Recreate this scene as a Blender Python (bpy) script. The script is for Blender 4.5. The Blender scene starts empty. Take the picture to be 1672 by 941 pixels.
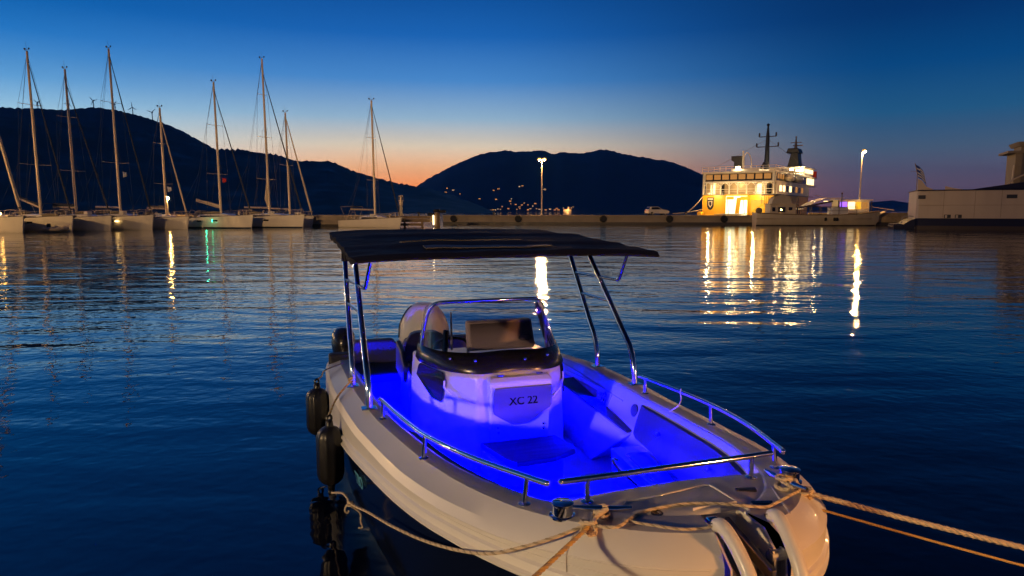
import bpy, bmesh, math, random
from mathutils import Vector, Matrix, noise
from mathutils.bvhtree import BVHTree

random.seed(7)
S = bpy.context.scene
COL = S.collection
R = math.radians
V = Vector
K = 0.1                      # the whole scene is dusk-dark; the view exposure lifts it back

# ------------------------------------------------------------------ camera
FPX, PITCH = 1095.7, math.atan(125.5 / 1095.7)
CH = 2.35
cam = bpy.data.cameras.new('camera')
camo = bpy.data.objects.new('camera', cam)
COL.objects.link(camo)
cam.sensor_width = 36.0
cam.lens = 36.0 * FPX / 1672.0
cam.clip_start, cam.clip_end = 0.05, 60000
camo.location = (0, 0, CH)
camo.rotation_euler = (math.pi / 2 - PITCH, 0, 0)
S.camera = camo


def ray(u, v):
    a, b = (u - 836) / FPX, -(v - 470.5) / FPX
    c, s = math.cos(PITCH), math.sin(PITCH)
    return V((a, c + b * s, -s + b * c))


def at(u, v, Y):
    """measure: the world point seen at photo pixel (u, v) at forward distance Y"""
    d = ray(u, v)
    return V((0, 0, CH)) + d * (Y / d.y)


def atz(u, v, z):
    d = ray(u, v)
    return V((0, 0, CH)) + d * ((z - CH) / d.z)


# ------------------------------------------------------------------ materials
def lin(c):
    def f(x):
        x /= 255.0
        return x / 12.92 if x <= 0.04045 else ((x + 0.055) / 1.055) ** 2.4
    return tuple(f(x) for x in c)


def mat(name, col, rough=0.5, metal=0.0, var=0.0, vscale=3.0, bump=0.0, bscale=20.0, coat=0.0, spec=0.5, stretch=None):
    m = bpy.data.materials.new(name)
    m.use_nodes = True
    nt = m.node_tree
    p = nt.nodes['Principled BSDF']
    p.inputs['Base Color'].default_value = (*col, 1)
    p.inputs['Roughness'].default_value = rough
    p.inputs['Metallic'].default_value = metal
    p.inputs['Coat Weight'].default_value = coat
    p.inputs['Coat Roughness'].default_value = 0.06
    p.inputs['Specular IOR Level'].default_value = spec
    if var or bump:
        tc = nt.nodes.new('ShaderNodeTexCoord')
        mp = nt.nodes.new('ShaderNodeMapping')
        if stretch:
            mp.inputs['Scale'].default_value = stretch
        nt.links.new(tc.outputs['Object'], mp.inputs['Vector'])
    if var:
        n = nt.nodes.new('ShaderNodeTexNoise')
        n.inputs['Scale'].default_value = vscale
        n.inputs['Detail'].default_value = 6
        nt.links.new(mp.outputs[0], n.inputs['Vector'])
        mx = nt.nodes.new('ShaderNodeMix')
        mx.data_type = 'RGBA'
        mx.inputs[6].default_value = (*[c * (1 - var) for c in col], 1)
        mx.inputs[7].default_value = (*[min(1, c * (1 + var)) for c in col], 1)
        nt.links.new(n.outputs['Fac'], mx.inputs[0])
        nt.links.new(mx.outputs[2], p.inputs['Base Color'])
        mr = nt.nodes.new('ShaderNodeMapRange')
        mr.inputs[3].default_value = max(0.02, rough * (1 - var))
        mr.inputs[4].default_value = min(1, rough * (1 + var))
        nt.links.new(n.outputs['Fac'], mr.inputs[0])
        nt.links.new(mr.outputs[0], p.inputs['Roughness'])
    if bump:
        n2 = nt.nodes.new('ShaderNodeTexNoise')
        n2.inputs['Scale'].default_value = bscale
        n2.inputs['Detail'].default_value = 5
        nt.links.new(mp.outputs[0], n2.inputs['Vector'])
        b = nt.nodes.new('ShaderNodeBump')
        b.inputs['Strength'].default_value = 1
        b.inputs['Distance'].default_value = bump
        nt.links.new(n2.outputs['Fac'], b.inputs['Height'])
        nt.links.new(b.outputs[0], p.inputs['Normal'])
    return m


def emit(name, col, strength):
    m = bpy.data.materials.new(name)
    m.use_nodes = True
    p = m.node_tree.nodes['Principled BSDF']
    p.inputs['Base Color'].default_value = (0.03, 0.03, 0.03, 1)
    p.inputs['Emission Color'].default_value = (*col, 1)
    p.inputs['Emission Strength'].default_value = strength * K
    return m


def glass(name, tint, rough=0.02, alpha=0.25):
    m = bpy.data.materials.new(name)
    m.use_nodes = True
    nt = m.node_tree
    nt.nodes.remove(nt.nodes['Principled BSDF'])
    out = nt.nodes['Material Output']
    t = nt.nodes.new('ShaderNodeBsdfTransparent')
    t.inputs[0].default_value = (*tint, 1)
    g = nt.nodes.new('ShaderNodeBsdfGlossy')
    g.inputs['Roughness'].default_value = rough
    fr = nt.nodes.new('ShaderNodeFresnel')
    fr.inputs[0].default_value = 1.5
    mx = nt.nodes.new('ShaderNodeMixShader')
    nt.links.new(fr.outputs[0], mx.inputs[0])
    nt.links.new(t.outputs[0], mx.inputs[1])
    nt.links.new(g.outputs[0], mx.inputs[2])
    nt.links.new(mx.outputs[0], out.inputs[0])
    return m


WARM = (1.0, 0.50, 0.14)
SODIUM = (1.0, 0.42, 0.09)
BLUE = (0.0, 0.0, 1.0)
M = dict(
    gel=mat('white_gelcoat', (0.70, 0.67, 0.62), 0.34, var=0.13, vscale=1.7, coat=0.12),
    gelin=mat('cockpit_gelcoat', (0.36, 0.36, 0.38), 0.38, var=0.06, vscale=3, bump=0.0006, bscale=60),
    congel=mat('console_gelcoat', (0.56, 0.54, 0.52), 0.26, var=0.05, vscale=2.5, coat=0.3),
    deck=mat('nonslip_deck', (0.50, 0.46, 0.42), 0.55, var=0.08, vscale=6, bump=0.0012, bscale=260),
    navy=mat('navy_hull', (0.004, 0.007, 0.022), 0.14, spec=.35),
    chrome=mat('polished_steel', (0.75, 0.75, 0.76), 0.10, 1.0, var=0.12, vscale=9),
    vinyl=mat('navy_vinyl', (0.018, 0.020, 0.030), 0.45, var=0.1, vscale=4, bump=0.002, bscale=35),
    vinyl2=mat('blue_vinyl', (0.026, 0.028, 0.036), 0.6, var=0.1, vscale=4, bump=0.002, bscale=30),
    canvas=mat('navy_canvas', (0.007, 0.008, 0.014), 0.85, var=0.25, vscale=3, bump=0.008, bscale=9, spec=0.2),
    black=mat('black_plastic', (0.012, 0.012, 0.013), 0.25, var=0.2),
    rubber=mat('black_rubber', (0.010, 0.010, 0.011), 0.36, var=0.3, vscale=8, bump=0.001, bscale=50),
    tan=mat('beige_cover', (0.72, 0.58, 0.49), 0.5, var=0.08),
    grey=mat('grey_trim', (0.22, 0.22, 0.23), 0.4, var=0.1),
    wood=mat('dark_seat_pad', (0.007, 0.006, 0.006), 0.6, var=0.3, bump=0.003, bscale=12, stretch=(1, 9, 1)),
    ropew=mat('cream_rope', (0.62, 0.50, 0.34), 0.85, var=0.25, vscale=40, bump=0.002, bscale=120),
    ropey=mat('ochre_rope', (0.55, 0.36, 0.12), 0.85, var=0.25, vscale=40, bump=0.002, bscale=120),
    roped=mat('dark_fleck', (0.36, 0.28, 0.18), 0.85),
    glass=glass('windshield_glass', (0.66, 0.65, 0.76)),
    steel2=mat('brushed_anchor_steel', (0.30, 0.25, 0.20), 0.32, 1.0, var=0.2),
    yhull=mat('yacht_white', (0.62, 0.58, 0.50), 0.3, var=0.08, vscale=1.2, coat=0.2),
    ystripe=mat('dark_waterline_stripe', (0.012, 0.022, 0.05), 0.35),
    yteal=mat('teal_waterline_stripe', (0.01, 0.07, 0.10), 0.35),
    ydeck=mat('yacht_deck', (0.42, 0.38, 0.31), 0.6, var=0.12),
    mast=mat('anodised_mast', (0.56, 0.45, 0.32), 0.42, 0.25, var=0.1),
    mastd=mat('dark_mast', (0.10, 0.08, 0.07), 0.45, 0.3, var=0.1),
    wire=mat('rigging_wire', (0.06, 0.06, 0.07), 0.5, 0.5),
    sailw=mat('furled_sail_cloth', (0.55, 0.46, 0.34), 0.8, var=0.15, vscale=3),
    saild=mat('dark_sail_cover', (0.015, 0.02, 0.035), 0.8, var=0.2),
    hood=mat('canvas_hood', (0.17, 0.14, 0.10), 0.8, var=0.25, vscale=3),
    ywin=mat('dark_window', (0.008, 0.01, 0.014), 0.08),
    red=mat('red_cloth', (0.45, 0.02, 0.015), 0.8),
    flagw=mat('white_cloth', (0.6, 0.6, 0.6), 0.8),
    flagb=mat('blue_cloth', (0.01, 0.05, 0.30), 0.8),
    conc=mat('quay_concrete', (0.27, 0.225, 0.17), 0.85, var=0.4, vscale=0.6, bump=0.03, bscale=3),
    concw=mat('wet_concrete', (0.035, 0.03, 0.025), 0.5, var=0.4, vscale=1, bump=0.03, bscale=3),
    stone=mat('rubble_stone', (0.30, 0.23, 0.13), 0.9, var=0.6, vscale=1.6, bump=0.12, bscale=1.7),
    galv=mat('galvanised_pole', (0.34, 0.32, 0.30), 0.5, 0.6, var=0.15),
    fyel=mat('ferry_yellow', (0.80, 0.43, 0.02), 0.4, var=0.08, vscale=0.5),
    fwhite=mat('ferry_white', (0.70, 0.66, 0.58), 0.4, var=0.10, vscale=0.6),
    fnavy=mat('funnel_navy', (0.008, 0.010, 0.016), 0.45, var=0.2),
    frust=mat('rust_red', (0.22, 0.05, 0.025), 0.6),
    wbhull=mat('weathered_white_paint', (0.44, 0.38, 0.28), 0.55, var=0.28, vscale=0.8, stretch=(1, 1, 0.3)),
    bigw=mat('ship_white', (0.42, 0.35, 0.28), 0.45, var=0.22, vscale=0.5, stretch=(1, 1, 0.25)),  # mottled tone paints in rippling light thrown up off the water
    bign=mat('ship_navy', (0.004, 0.007, 0.035), 0.6, var=0.2, spec=.2),
    bigr=mat('antifoul_dark', (0.02, 0.010, 0.009), 0.6, var=0.4),
    carp=mat('car_paint', (0.55, 0.50, 0.42), 0.3, coat=0.4),
    tyre=mat('tyre_rubber', (0.012, 0.012, 0.012), 0.8, bump=0.01, bscale=12),
    timber=mat('weathered_timber', (0.16, 0.11, 0.06), 0.85, var=0.4, vscale=3, bump=0.02, bscale=6, stretch=(1, 1, .2)),
    housew=mat('house_wall', (0.45, 0.40, 0.33), 0.8),
    houser=mat('tile_roof', (0.20, 0.07, 0.035), 0.8),
    e_lamp=emit('lamp_glow', (1.0, .48, .09), 1.9),
    e_core=emit('lamp_filament', (1.0, .55, .18), 4200),
    e_lampw=emit('white_lamp_glow', (1.0, 0.70, 0.36), 2600),
    e_small=emit('small_lamp_glow', (1.0, 0.50, 0.14), 260),
    e_cabin=emit('cabin_glow', (1.0, 0.50, 0.13), 6),
    e_saloon=emit('saloon_glow', (1.0, 0.40, 0.08), .42),
    e_deck=emit('deck_light_glow', (1.0, 0.66, 0.28), 3.0),
    e_ramp=emit('car_deck_glow', (1.0, 0.86, 0.46), 3.2),
    e_yel=emit('yellow_bay_glow', (1.0, 0.46, 0.02), 1.2),
    e_house=emit('window_glow', (1.0, 0.42, 0.10), 2.2),
    e_housew=emit('white_window_glow', (1.0, 0.66, 0.34), 2.0),
    e_purple=emit('violet_glow', (0.30, 0.10, 0.95), 2),
    e_green=emit('green_glow', (0.03, 1.0, 0.45), 8),
    e_led=emit('blue_led_glow', BLUE, 60),
)


# ------------------------------------------------------------------ mesh builder
class MB:
    def __init__(self):
        self.v, self.f, self.m = [], [], []

    def add(self, vs, fs, mi=0):
        o = len(self.v)
        self.v += [V(p) for p in vs]
        self.f += [tuple(i + o for i in f) for f in fs]
        self.m += [mi] * len(fs)
        return self

    def box(self, x0, x1, y0, y1, z0, z1, mi=0):
        return self.add([(x0, y0, z0), (x1, y0, z0), (x1, y1, z0), (x0, y1, z0), (x0, y0, z1), (x1, y0, z1), (x1, y1, z1), (x0, y1, z1)],
                        [(0, 3, 2, 1), (4, 5, 6, 7), (0, 1, 5, 4), (1, 2, 6, 5), (2, 3, 7, 6), (3, 0, 4, 7)], mi)

    def obox(self, c, ax, ay, az, mi=0):
        c, ax, ay, az = V(c), V(ax), V(ay), V(az)
        vs = [c + sx * ax + sy * ay + sz * az for sz in (-1, 1) for sx, sy in ((-1, -1), (1, -1), (1, 1), (-1, 1))]
        return self.add(vs, [(0, 3, 2, 1), (4, 5, 6, 7), (0, 1, 5, 4), (1, 2, 6, 5), (2, 3, 7, 6), (3, 0, 4, 7)], mi)

    def bar(self, a, b, w, h, mi=0, up=(0, 0, 1)):
        a, b = V(a), V(b)
        d = (b - a) / 2
        s = d.cross(V(up))
        if s.length < 1e-6:
            s = d.cross(V((1, 0, 0)))
        s.normalize()
        t = s.cross(d).normalized()
        return self.obox((a + b) / 2, d, s * w / 2, t * h / 2, mi)

    def prism(self, poly, off, mi=0):
        n = len(poly)
        off = V(off)
        vs = [V(p) for p in poly] + [V(p) + off for p in poly]
        fs = [tuple(reversed(range(n))), tuple(range(n, 2 * n))] + [(i, (i + 1) % n, n + (i + 1) % n, n + i) for i in range(n)]
        return self.add(vs, fs, mi)

    def loft(self, rings, closed=True, cap=(True, True), mi=0, mis=None):
        n = len(rings[0])
        o = len(self.v)
        for r in rings:
            self.v += [V(p) for p in r]
        for k in range(len(rings) - 1):
            for i in range(n if closed else n - 1):
                j = (i + 1) % n
                self.f.append((o + k * n + i, o + k * n + j, o + (k + 1) * n + j, o + (k + 1) * n + i))
                self.m.append(mis(k, i) if mis else mi)
        if closed and cap[0]:
            self.f.append(tuple(o + i for i in reversed(range(n))))
            self.m.append(mi)
        if closed and cap[1]:
            self.f.append(tuple(o + (len(rings) - 1) * n + i for i in range(n)))
            self.m.append(mi)
        return self

    def tube(self, pts, r, n=8, mi=0, cap=True):
        pts = [V(p) for p in pts]
        rs = r if isinstance(r, (list, tuple)) else [r] * len(pts)
        rings = []
        t0 = (pts[1] - pts[0]).normalized()
        nrm = t0.orthogonal().normalized()
        for i, p in enumerate(pts):
            t = (pts[min(i + 1, len(pts) - 1)] - pts[max(i - 1, 0)])
            t = t.normalized() if t.length > 1e-9 else t0
            nrm = (nrm - t * nrm.dot(t))
            nrm = nrm.normalized() if nrm.length > 1e-6 else t.orthogonal().normalized()
            bn = t.cross(nrm)
            rings.append([p + (nrm * math.cos(2 * math.pi * k / n) + bn * math.sin(2 * math.pi * k / n)) * rs[i] for k in range(n)])
        return self.loft(rings, True, (cap, cap), mi)

    def lathe(self, base, prof, n=16, mi=0, axis=(0, 0, 1)):
        base, a = V(base), V(axis).normalized()
        x = a.orthogonal().normalized()
        y = a.cross(x)
        rings = [[base + a * h + (x * math.cos(2 * math.pi * k / n) + y * math.sin(2 * math.pi * k / n)) * max(r, 1e-4) for k in range(n)] for r, h in prof]
        return self.loft(rings, True, (True, True), mi)

    def ball(self, c, r, n=10, mi=0):
        r = r if isinstance(r, (tuple, list)) else (r, r, r)
        rings = []
        for i in range(n + 1):
            a = -math.pi / 2 + math.pi * i / n
            q = max(math.cos(a), 1e-3)
            rings.append([(c[0] + r[0] * q * math.cos(2 * math.pi * k / (2 * n)), c[1] + r[1] * q * math.sin(2 * math.pi * k / (2 * n)), c[2] + r[2] * math.sin(a)) for k in range(2 * n)])
        return self.loft(rings, True, (True, True), mi)

    def build(self, name, mats, parent=None, smooth=40, bevel=0.0, loc=None, segs=2):
        me = bpy.data.meshes.new(name)
        off = V(loc) if loc is not None else V((0, 0, 0))
        me.from_pydata([tuple(p - off) for p in self.v], [], self.f)
        for m in (mats if isinstance(mats, (list, tuple)) else [mats]):
            me.materials.append(m)
        me.polygons.foreach_set('material_index', self.m)
        bm = bmesh.new()
        bm.from_mesh(me)
        bmesh.ops.recalc_face_normals(bm, faces=bm.faces)
        bm.to_mesh(me)
        bm.free()
        if smooth:
            me.polygons.foreach_set('use_smooth', [True] * len(me.polygons))
            me.set_sharp_from_angle(angle=R(smooth))
        me.update()
        o = bpy.data.objects.new(name, me)
        COL.objects.link(o)
        if parent is not None:
            o.parent = parent
        elif loc is not None:
            o.location = loc
        if bevel:
            b = o.modifiers.new('bevel', 'BEVEL')
            b.width, b.segments, b.limit_method, b.angle_limit = bevel, segs, 'ANGLE', R(35)
        return o


def spline(pts, n=8):
    pts = [V(p) for p in pts]
    P = [pts[0] * 2 - pts[1]] + pts + [pts[-1] * 2 - pts[-2]]
    out = []
    for i in range(1, len(P) - 2):
        for k in range(n):
            t = k / n
            a, b, c, d = P[i - 1], P[i], P[i + 1], P[i + 2]
            out.append(0.5 * ((2 * b) + (c - a) * t + (2 * a - 5 * b + 4 * c - d) * t * t + (3 * b - a - 3 * c + d) * t ** 3))
    out.append(pts[-1])
    return out


def interp(tab, x):
    if x <= tab[0][0]:
        return tab[0][1]
    for (a, p), (b, q) in zip(tab, tab[1:]):
        if x <= b:
            t = (x - a) / (b - a)
            return p + (q - p) * t
    return tab[-1][1]


def tag(o, label, cat, group=None):
    o['label'], o['category'] = label, cat
    if group:
        o['group'] = group
    return o


def empty(name, loc, rz=0.0):
    o = bpy.data.objects.new(name, None)
    o.empty_display_size = 0.2
    COL.objects.link(o)
    o.location = loc
    o.rotation_euler = (0, 0, rz)
    return o


def kind(o, k):
    o['kind'] = k
    return o


def light(name, kindl, loc, power, col, parent=None, size=0.1, **kw):
    l = bpy.data.lights.new(name, kindl)
    l.energy = power * K
    l.color = col
    if kindl in ('POINT', 'SPOT'):
        l.shadow_soft_size = size
    for k_, v_ in kw.items():
        setattr(l, k_, v_)
    o = bpy.data.objects.new(name, l)
    COL.objects.link(o)
    o.location = loc
    if parent is not None:
        o.parent = parent
    return o


# ------------------------------------------------------------------ sky (world)
w = bpy.data.worlds.new('World')
S.world = w
w.use_nodes = True
nt = w.node_tree
N, L = nt.nodes, nt.links
bg = N['Background']
tc = N.new('ShaderNodeTexCoord')
sep = N.new('ShaderNodeSeparateXYZ')
L.new(tc.outputs['Generated'], sep.inputs[0])


def math_node(op, a, b=None, c=None):
    n = N.new('ShaderNodeMath')
    n.operation = op
    for i, x in enumerate((a, b, c)):
        if x is None:
            continue
        if isinstance(x, (int, float)):
            n.inputs[i].default_value = x
        else:
            L.new(x, n.inputs[i])
    return n.outputs[0]


el = math_node('MULTIPLY', math_node('ARCSINE', sep.outputs[2]), 180 / math.pi)
az = math_node('MULTIPLY', math_node('ARCTAN2', sep.outputs[0], sep.outputs[1]), 180 / math.pi)
elf = math_node('DIVIDE', math_node('MAXIMUM', el, 0.0), 45.0)


def ramp(stops):
    n = N.new('ShaderNodeValToRGB')
    r = n.color_ramp
    r.interpolation = 'LINEAR'
    while len(r.elements) < len(stops):
        r.elements.new(0.5)
    for e, (d, c) in zip(r.elements, stops):
        e.position = d / 45.0
        e.color = (*lin(c), 1)
    L.new(elf, n.inputs[0])
    return n.outputs[0]


r_c = ramp([(0, (255, 106, 40)), (2.0, (255, 146, 72)), (3.6, (246, 180, 126)), (5.4, (222, 204, 178)), (7.6, (148, 180, 204)), (10.6, (74, 138, 204)), (14, (26, 100, 180)), (17, (12, 81, 156)), (24, (7, 66, 136)), (36, (4, 46, 108)), (45, (2, 30, 82))])
r_l = ramp([(0, (216, 160, 128)), (3.5, (206, 206, 204)), (6.5, (160, 206, 230)), (9, (90, 160, 216)), (12, (30, 118, 196)), (14.5, (4, 94, 170)), (19, (3, 80, 156)), (28, (3, 60, 130)), (45, (2, 32, 88))])
r_r = ramp([(0, (84, 60, 74)), (2.2, (92, 78, 94)), (4.6, (68, 88, 110)), (7.2, (32, 86, 126)), (10.5, (4, 70, 126)), (14, (1, 50, 104)), (22, (0, 30, 72)), (32, (0, 16, 44)), (45, (0, 9, 28))])


def mixc(f, a, b):
    n = N.new('ShaderNodeMix')
    n.data_type = 'RGBA'
    L.new(f, n.inputs[0])
    L.new(a, n.inputs[6])
    L.new(b, n.inputs[7])
    return n.outputs[2]


def mrange(x, a, b, c=0.0, d=1.0):
    n = N.new('ShaderNodeMapRange')
    n.interpolation_type = 'SMOOTHSTEP'
    L.new(x, n.inputs[0])
    for i, q in enumerate((a, b, c, d)):
        n.inputs[i + 1].default_value = q
    return n.outputs[0]


side = mrange(az, -20, 6)                                       # left of the afterglow -> right of it
base = mixc(side, r_l, r_r)
dist = math_node('ABSOLUTE', math_node('ADD', az, 8.0))
wc = mrange(dist, 2, 37, 1.0, 0.0)
glow = mixc(wc, base, r_c)
back = mrange(dist, 60, 120)
sky_c0 = mixc(back, glow, r_r)
gn = N.new('ShaderNodeValToRGB')
gn.color_ramp.interpolation = 'LINEAR'
while len(gn.color_ramp.elements) < 6:
    gn.color_ramp.elements.new(.5)
for e, (d, g) in zip(gn.color_ramp.elements, ((0, .97), (3.4, .88), (6, .68), (10, .58), (17, .54), (45, .515))):
    e.position = d / 45.0
    e.color = (g, g, g, 1)
L.new(elf, gn.inputs[0])
vm = N.new('ShaderNodeVectorMath')
vm.operation = 'MULTIPLY'
L.new(sky_c0, vm.inputs[0])
L.new(gn.outputs[0], vm.inputs[1])
vm2 = N.new('ShaderNodeVectorMath')
vm2.operation = 'SCALE'
vm2.inputs[3].default_value = 2.0
L.new(vm.outputs[0], vm2.inputs[0])
sky_c = vm2.outputs[0]
sk = N.new('ShaderNodeTexSky')
sk.sky_type = 'NISHITA'
sk.sun_disc = False
sk.sun_elevation, sk.sun_rotation = R(-3.0), R(-8.0)
sk.ozone_density = 5.0
mixs = N.new('ShaderNodeMix')
mixs.data_type = 'RGBA'
mixs.blend_type = 'ADD'
mixs.inputs[0].default_value = 0.06
L.new(sky_c, mixs.inputs[6])
L.new(sk.outputs[0], mixs.inputs[7])
L.new(mixs.outputs[2], bg.inputs[0])
bg.inputs[1].default_value = K

S.view_settings.view_transform = 'Standard'
S.view_settings.look = 'None'
S.view_settings.gamma = 1
S.view_settings.use_curve_mapping = False
S.view_settings.exposure = math.log2(1 / K)
S.cycles.use_denoising = True
S.cycles.max_bounces = 6
S.cycles.diffuse_bounces = 3
S.cycles.glossy_bounces = 4
S.cycles.transparent_max_bounces = 8
S.cycles.sample_clamp_indirect = 20.0
S.cycles.caustics_reflective = False
S.cycles.caustics_refractive = False


# ------------------------------------------------------------------ water
def water_material():
    m = bpy.data.materials.new('harbour_water')
    m.use_nodes = True
    nt = m.node_tree
    p = nt.nodes['Principled BSDF']
    p.inputs['Base Color'].default_value = (0.0006, 0.0022, 0.012, 1)
    p.inputs['Roughness'].default_value = 0.03
    p.inputs['IOR'].default_value = 1.75
    tc = nt.nodes.new('ShaderNodeTexCoord')
    prev = None

    def wave(sx, sy, rz, scale, amp, detail, seed, dist=0.0):
        mp = nt.nodes.new('ShaderNodeMapping')
        mp.inputs['Scale'].default_value = (sx, sy, 1)
        mp.inputs['Rotation'].default_value = (0, 0, R(rz))
        mp.inputs['Location'].default_value = (seed, seed * 1.7, seed)
        nt.links.new(tc.outputs['Object'], mp.inputs['Vector'])
        n = nt.nodes.new('ShaderNodeTexNoise')
        n.inputs['Scale'].default_value = scale
        n.inputs['Detail'].default_value = detail
        n.inputs['Roughness'].default_value = 0.45
        n.inputs['Distortion'].default_value = dist
        nt.links.new(mp.outputs[0], n.inputs['Vector'])
        a = nt.nodes.new('ShaderNodeMath')
        a.operation = 'MULTIPLY'
        a.inputs[1].default_value = amp
        nt.links.new(n.outputs['Fac'], a.inputs[0])
        return a.outputs[0]
    hs = [wave(0.42, 1.0, 6, 0.42, 0.066, 1.0, 3.1, 0.3),
          wave(0.38, 1.0, -8, 1.15, 0.036, 1.5, 11.7, 0.4),
          wave(0.80, 1.0, 14, 6.0, 0.0074, 1.0, 23.9, 0.3)]
    s = hs[0]
    for h in hs[1:]:
        a = nt.nodes.new('ShaderNodeMath')
        a.operation = 'ADD'
        nt.links.new(s, a.inputs[0])
        nt.links.new(h, a.inputs[1])
        s = a.outputs[0]
    sp_ = nt.nodes.new('ShaderNodeSeparateXYZ')
    nt.links.new(tc.outputs['Object'], sp_.inputs[0])
    sh = nt.nodes.new('ShaderNodeMapRange')         # calmer in the lee of the quay
    for i_, q_ in enumerate((1.0, 15.0, 0.36, 1.0)):
        sh.inputs[i_ + 1].default_value = q_
    nt.links.new(sp_.outputs[1], sh.inputs[0])
    b = nt.nodes.new('ShaderNodeBump')
    b.inputs['Strength'].default_value = 1.0
    b.inputs['Distance'].default_value = 1.0
    nt.links.new(sh.outputs[0], b.inputs['Distance'])
    nt.links.new(s, b.inputs['Height'])
    nt.links.new(b.outputs[0], p.inputs['Normal'])
    return m


m_water = water_material()
mb = MB()
q = [-10000, -3000, -400, 0, 400, 3000, 10000]
for i in range(6):
    for j in range(6):
        x0, x1, y0, y1 = q[i], q[i + 1], q[j], q[j + 1]
        mb.add([(x0, y0, 0), (x1, y0, 0), (x1, y1, 0), (x0, y1, 0)], [(0, 1, 2, 3)])
kind(mb.build('water', m_water, smooth=0), 'structure')
mb = MB().add([(-10000, -10000, -6), (10000, -10000, -6), (10000, 10000, -6), (-10000, 10000, -6)], [(0, 1, 2, 3)])
kind(mb.build('seabed', mat('mud', (0.01, 0.012, 0.015), 0.9), smooth=0), 'structure')


# ------------------------------------------------------------------ hills
def hill(name, crest, r0, r1, r2, material, rough_amp, gully, seed, steps=26, sub=4):
    """crest: (u, v) outline points at distance r1; the land rises from the shore at r0 and falls behind to r2"""
    pts = []
    for (u0, v0), (u1, v1) in zip(crest, crest[1:]):
        nseg = max(1, int(abs(u1 - u0) / sub))
        for k in range(nseg):
            t = k / nseg
            pts.append((u0 + (u1 - u0) * t, v0 + (v1 - v0) * t))
    pts.append(crest[-1])
    cols = []
    for u, v in pts:
        d = ray(u, v)
        hd = V((d.x, d.y, 0))
        el_ = d.z / hd.length
        hd.normalize()
        zc = max(CH + el_ * r1, 0.4)
        edge = min(1.0, zc / (0.02 * r1))
        col_ = []
        for k in range(steps + 1):
            t = k / steps
            rr = r0 + (r1 - r0) * t
            p = hd * rr
            g = noise.fractal(V((p.x, p.y, seed)) * (6.0 / r1), 1.0, 2.1, 4)
            z = zc * (t ** 1.15) * (1 + gully * g * math.sin(math.pi * t))
            if t > 0.75:
                z += rough_amp * edge * noise.noise(V((u * 0.35, seed, t * 3))) * (t - 0.75) * 4
            col_.append((p.x, p.y, z - 0.6 if k == 0 else z))
        for k in range(1, 7):
            t = k / 6
            p = hd * (r1 + (r2 - r1) * t)
            col_.append((p.x, p.y, zc * (1 - t) ** 1.3 - (1 if k == 6 else 0)))
        cols.append(col_)
    mb = MB()
    mb.loft(cols, closed=False)
    o = mb.build(name, material, smooth=70)
    return kind(o, 'structure'), BVHTree.FromPolygons([tuple(p) for p in mb.v], mb.f)


m_hill = mat('scrub_hillside', (0.060, 0.075, 0.062), 0.95, var=0.7, vscale=0.02, spec=0.1)
m_mount = mat('maquis_mountain', (0.075, 0.088, 0.085), 0.95, var=0.6, vscale=0.008, spec=0.1)
far_hill = [(-260, 196), (-120, 186), (0, 176), (60, 177), (105, 180), (130, 177), (152, 175), (190, 180), (230, 190), (270, 202), (300, 215), (330, 232), (352, 244), (380, 258), (410, 285), (440, 330), (450, 345)]
near_hill = [(-260, 168), (-120, 182), (0, 192), (60, 195), (110, 201), (160, 207), (220, 214), (270, 223), (310, 233), (345, 242), (362, 244), (384, 243), (420, 249), (455, 254), (480, 262), (505, 264), (535, 263), (560, 272), (582, 281), (620, 292), (660, 302), (690, 306), (705, 309), (740, 319), (770, 331), (795, 341), (810, 346)]
mountain = [(600, 340), (640, 325), (680, 305), (700, 291), (716, 283), (730, 275), (750, 266), (770, 257), (785, 252), (800, 248), (815, 247), (830, 245.5), (842, 248), (858, 247), (885, 246), (896, 250), (905, 252), (918, 248), (932, 250), (945, 250.5), (965, 248), (978, 245), (990, 245), (1003, 247), (1012, 250), (1030, 254), (1050, 257), (1072, 261), (1085, 262), (1105, 267), (1120, 273), (1140, 282), (1158, 289), (1180, 297), (1220, 309), (1270, 322), (1320, 333), (1370, 343), (1390, 346)]
isle_a = [(1290, 346), (1330, 340), (1380, 335), (1415, 331), (1440, 328.5), (1458, 327.5), (1475, 330), (1490, 333), (1520, 337), (1560, 344), (1570, 346)]
isle_b = [(1440, 345), (1470, 337), (1494, 328), (1520, 323), (1560, 317), (1610, 309), (1660, 305), (1740, 312), (1850, 330), (1950, 345)]
hill('hills', far_hill, 1500, 2600, 4200, m_hill, 5, 0.12, 3.0)
hill('hills', near_hill, 900, 1600, 2500, m_hill, 6, 0.10, 9.0)
_, BV = hill('mountain', mountain, 3000, 4600, 7000, m_mount, 10, 0.16, 21.0)
hill('hills', isle_a, 6800, 7800, 9200, m_mount, 6, 0.1, 31.0)
hill('hills', isle_b, 5000, 6000, 8000, m_mount, 6, 0.1, 41.0)

# the dusk air
def haze_box(density):
    m = bpy.data.materials.new('dusk_air')
    m.use_nodes = True
    nt = m.node_tree
    nt.nodes.remove(nt.nodes['Principled BSDF'])
    vv = nt.nodes.new('ShaderNodeVolumePrincipled')
    vv.inputs['Color'].default_value = (0.12, 0.46, 1.0, 1)
    vv.inputs['Density'].default_value = density
    vv.inputs['Anisotropy'].default_value = 0.0
    nt.links.new(vv.outputs[0], nt.nodes['Material Output'].inputs['Volume'])
    o = MB().box(-10400, 10400, -10400, 10400, -8, 620).build('haze', m, smooth=0)
    return kind(o, 'stuff')


haze_box(7.0e-5)

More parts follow.
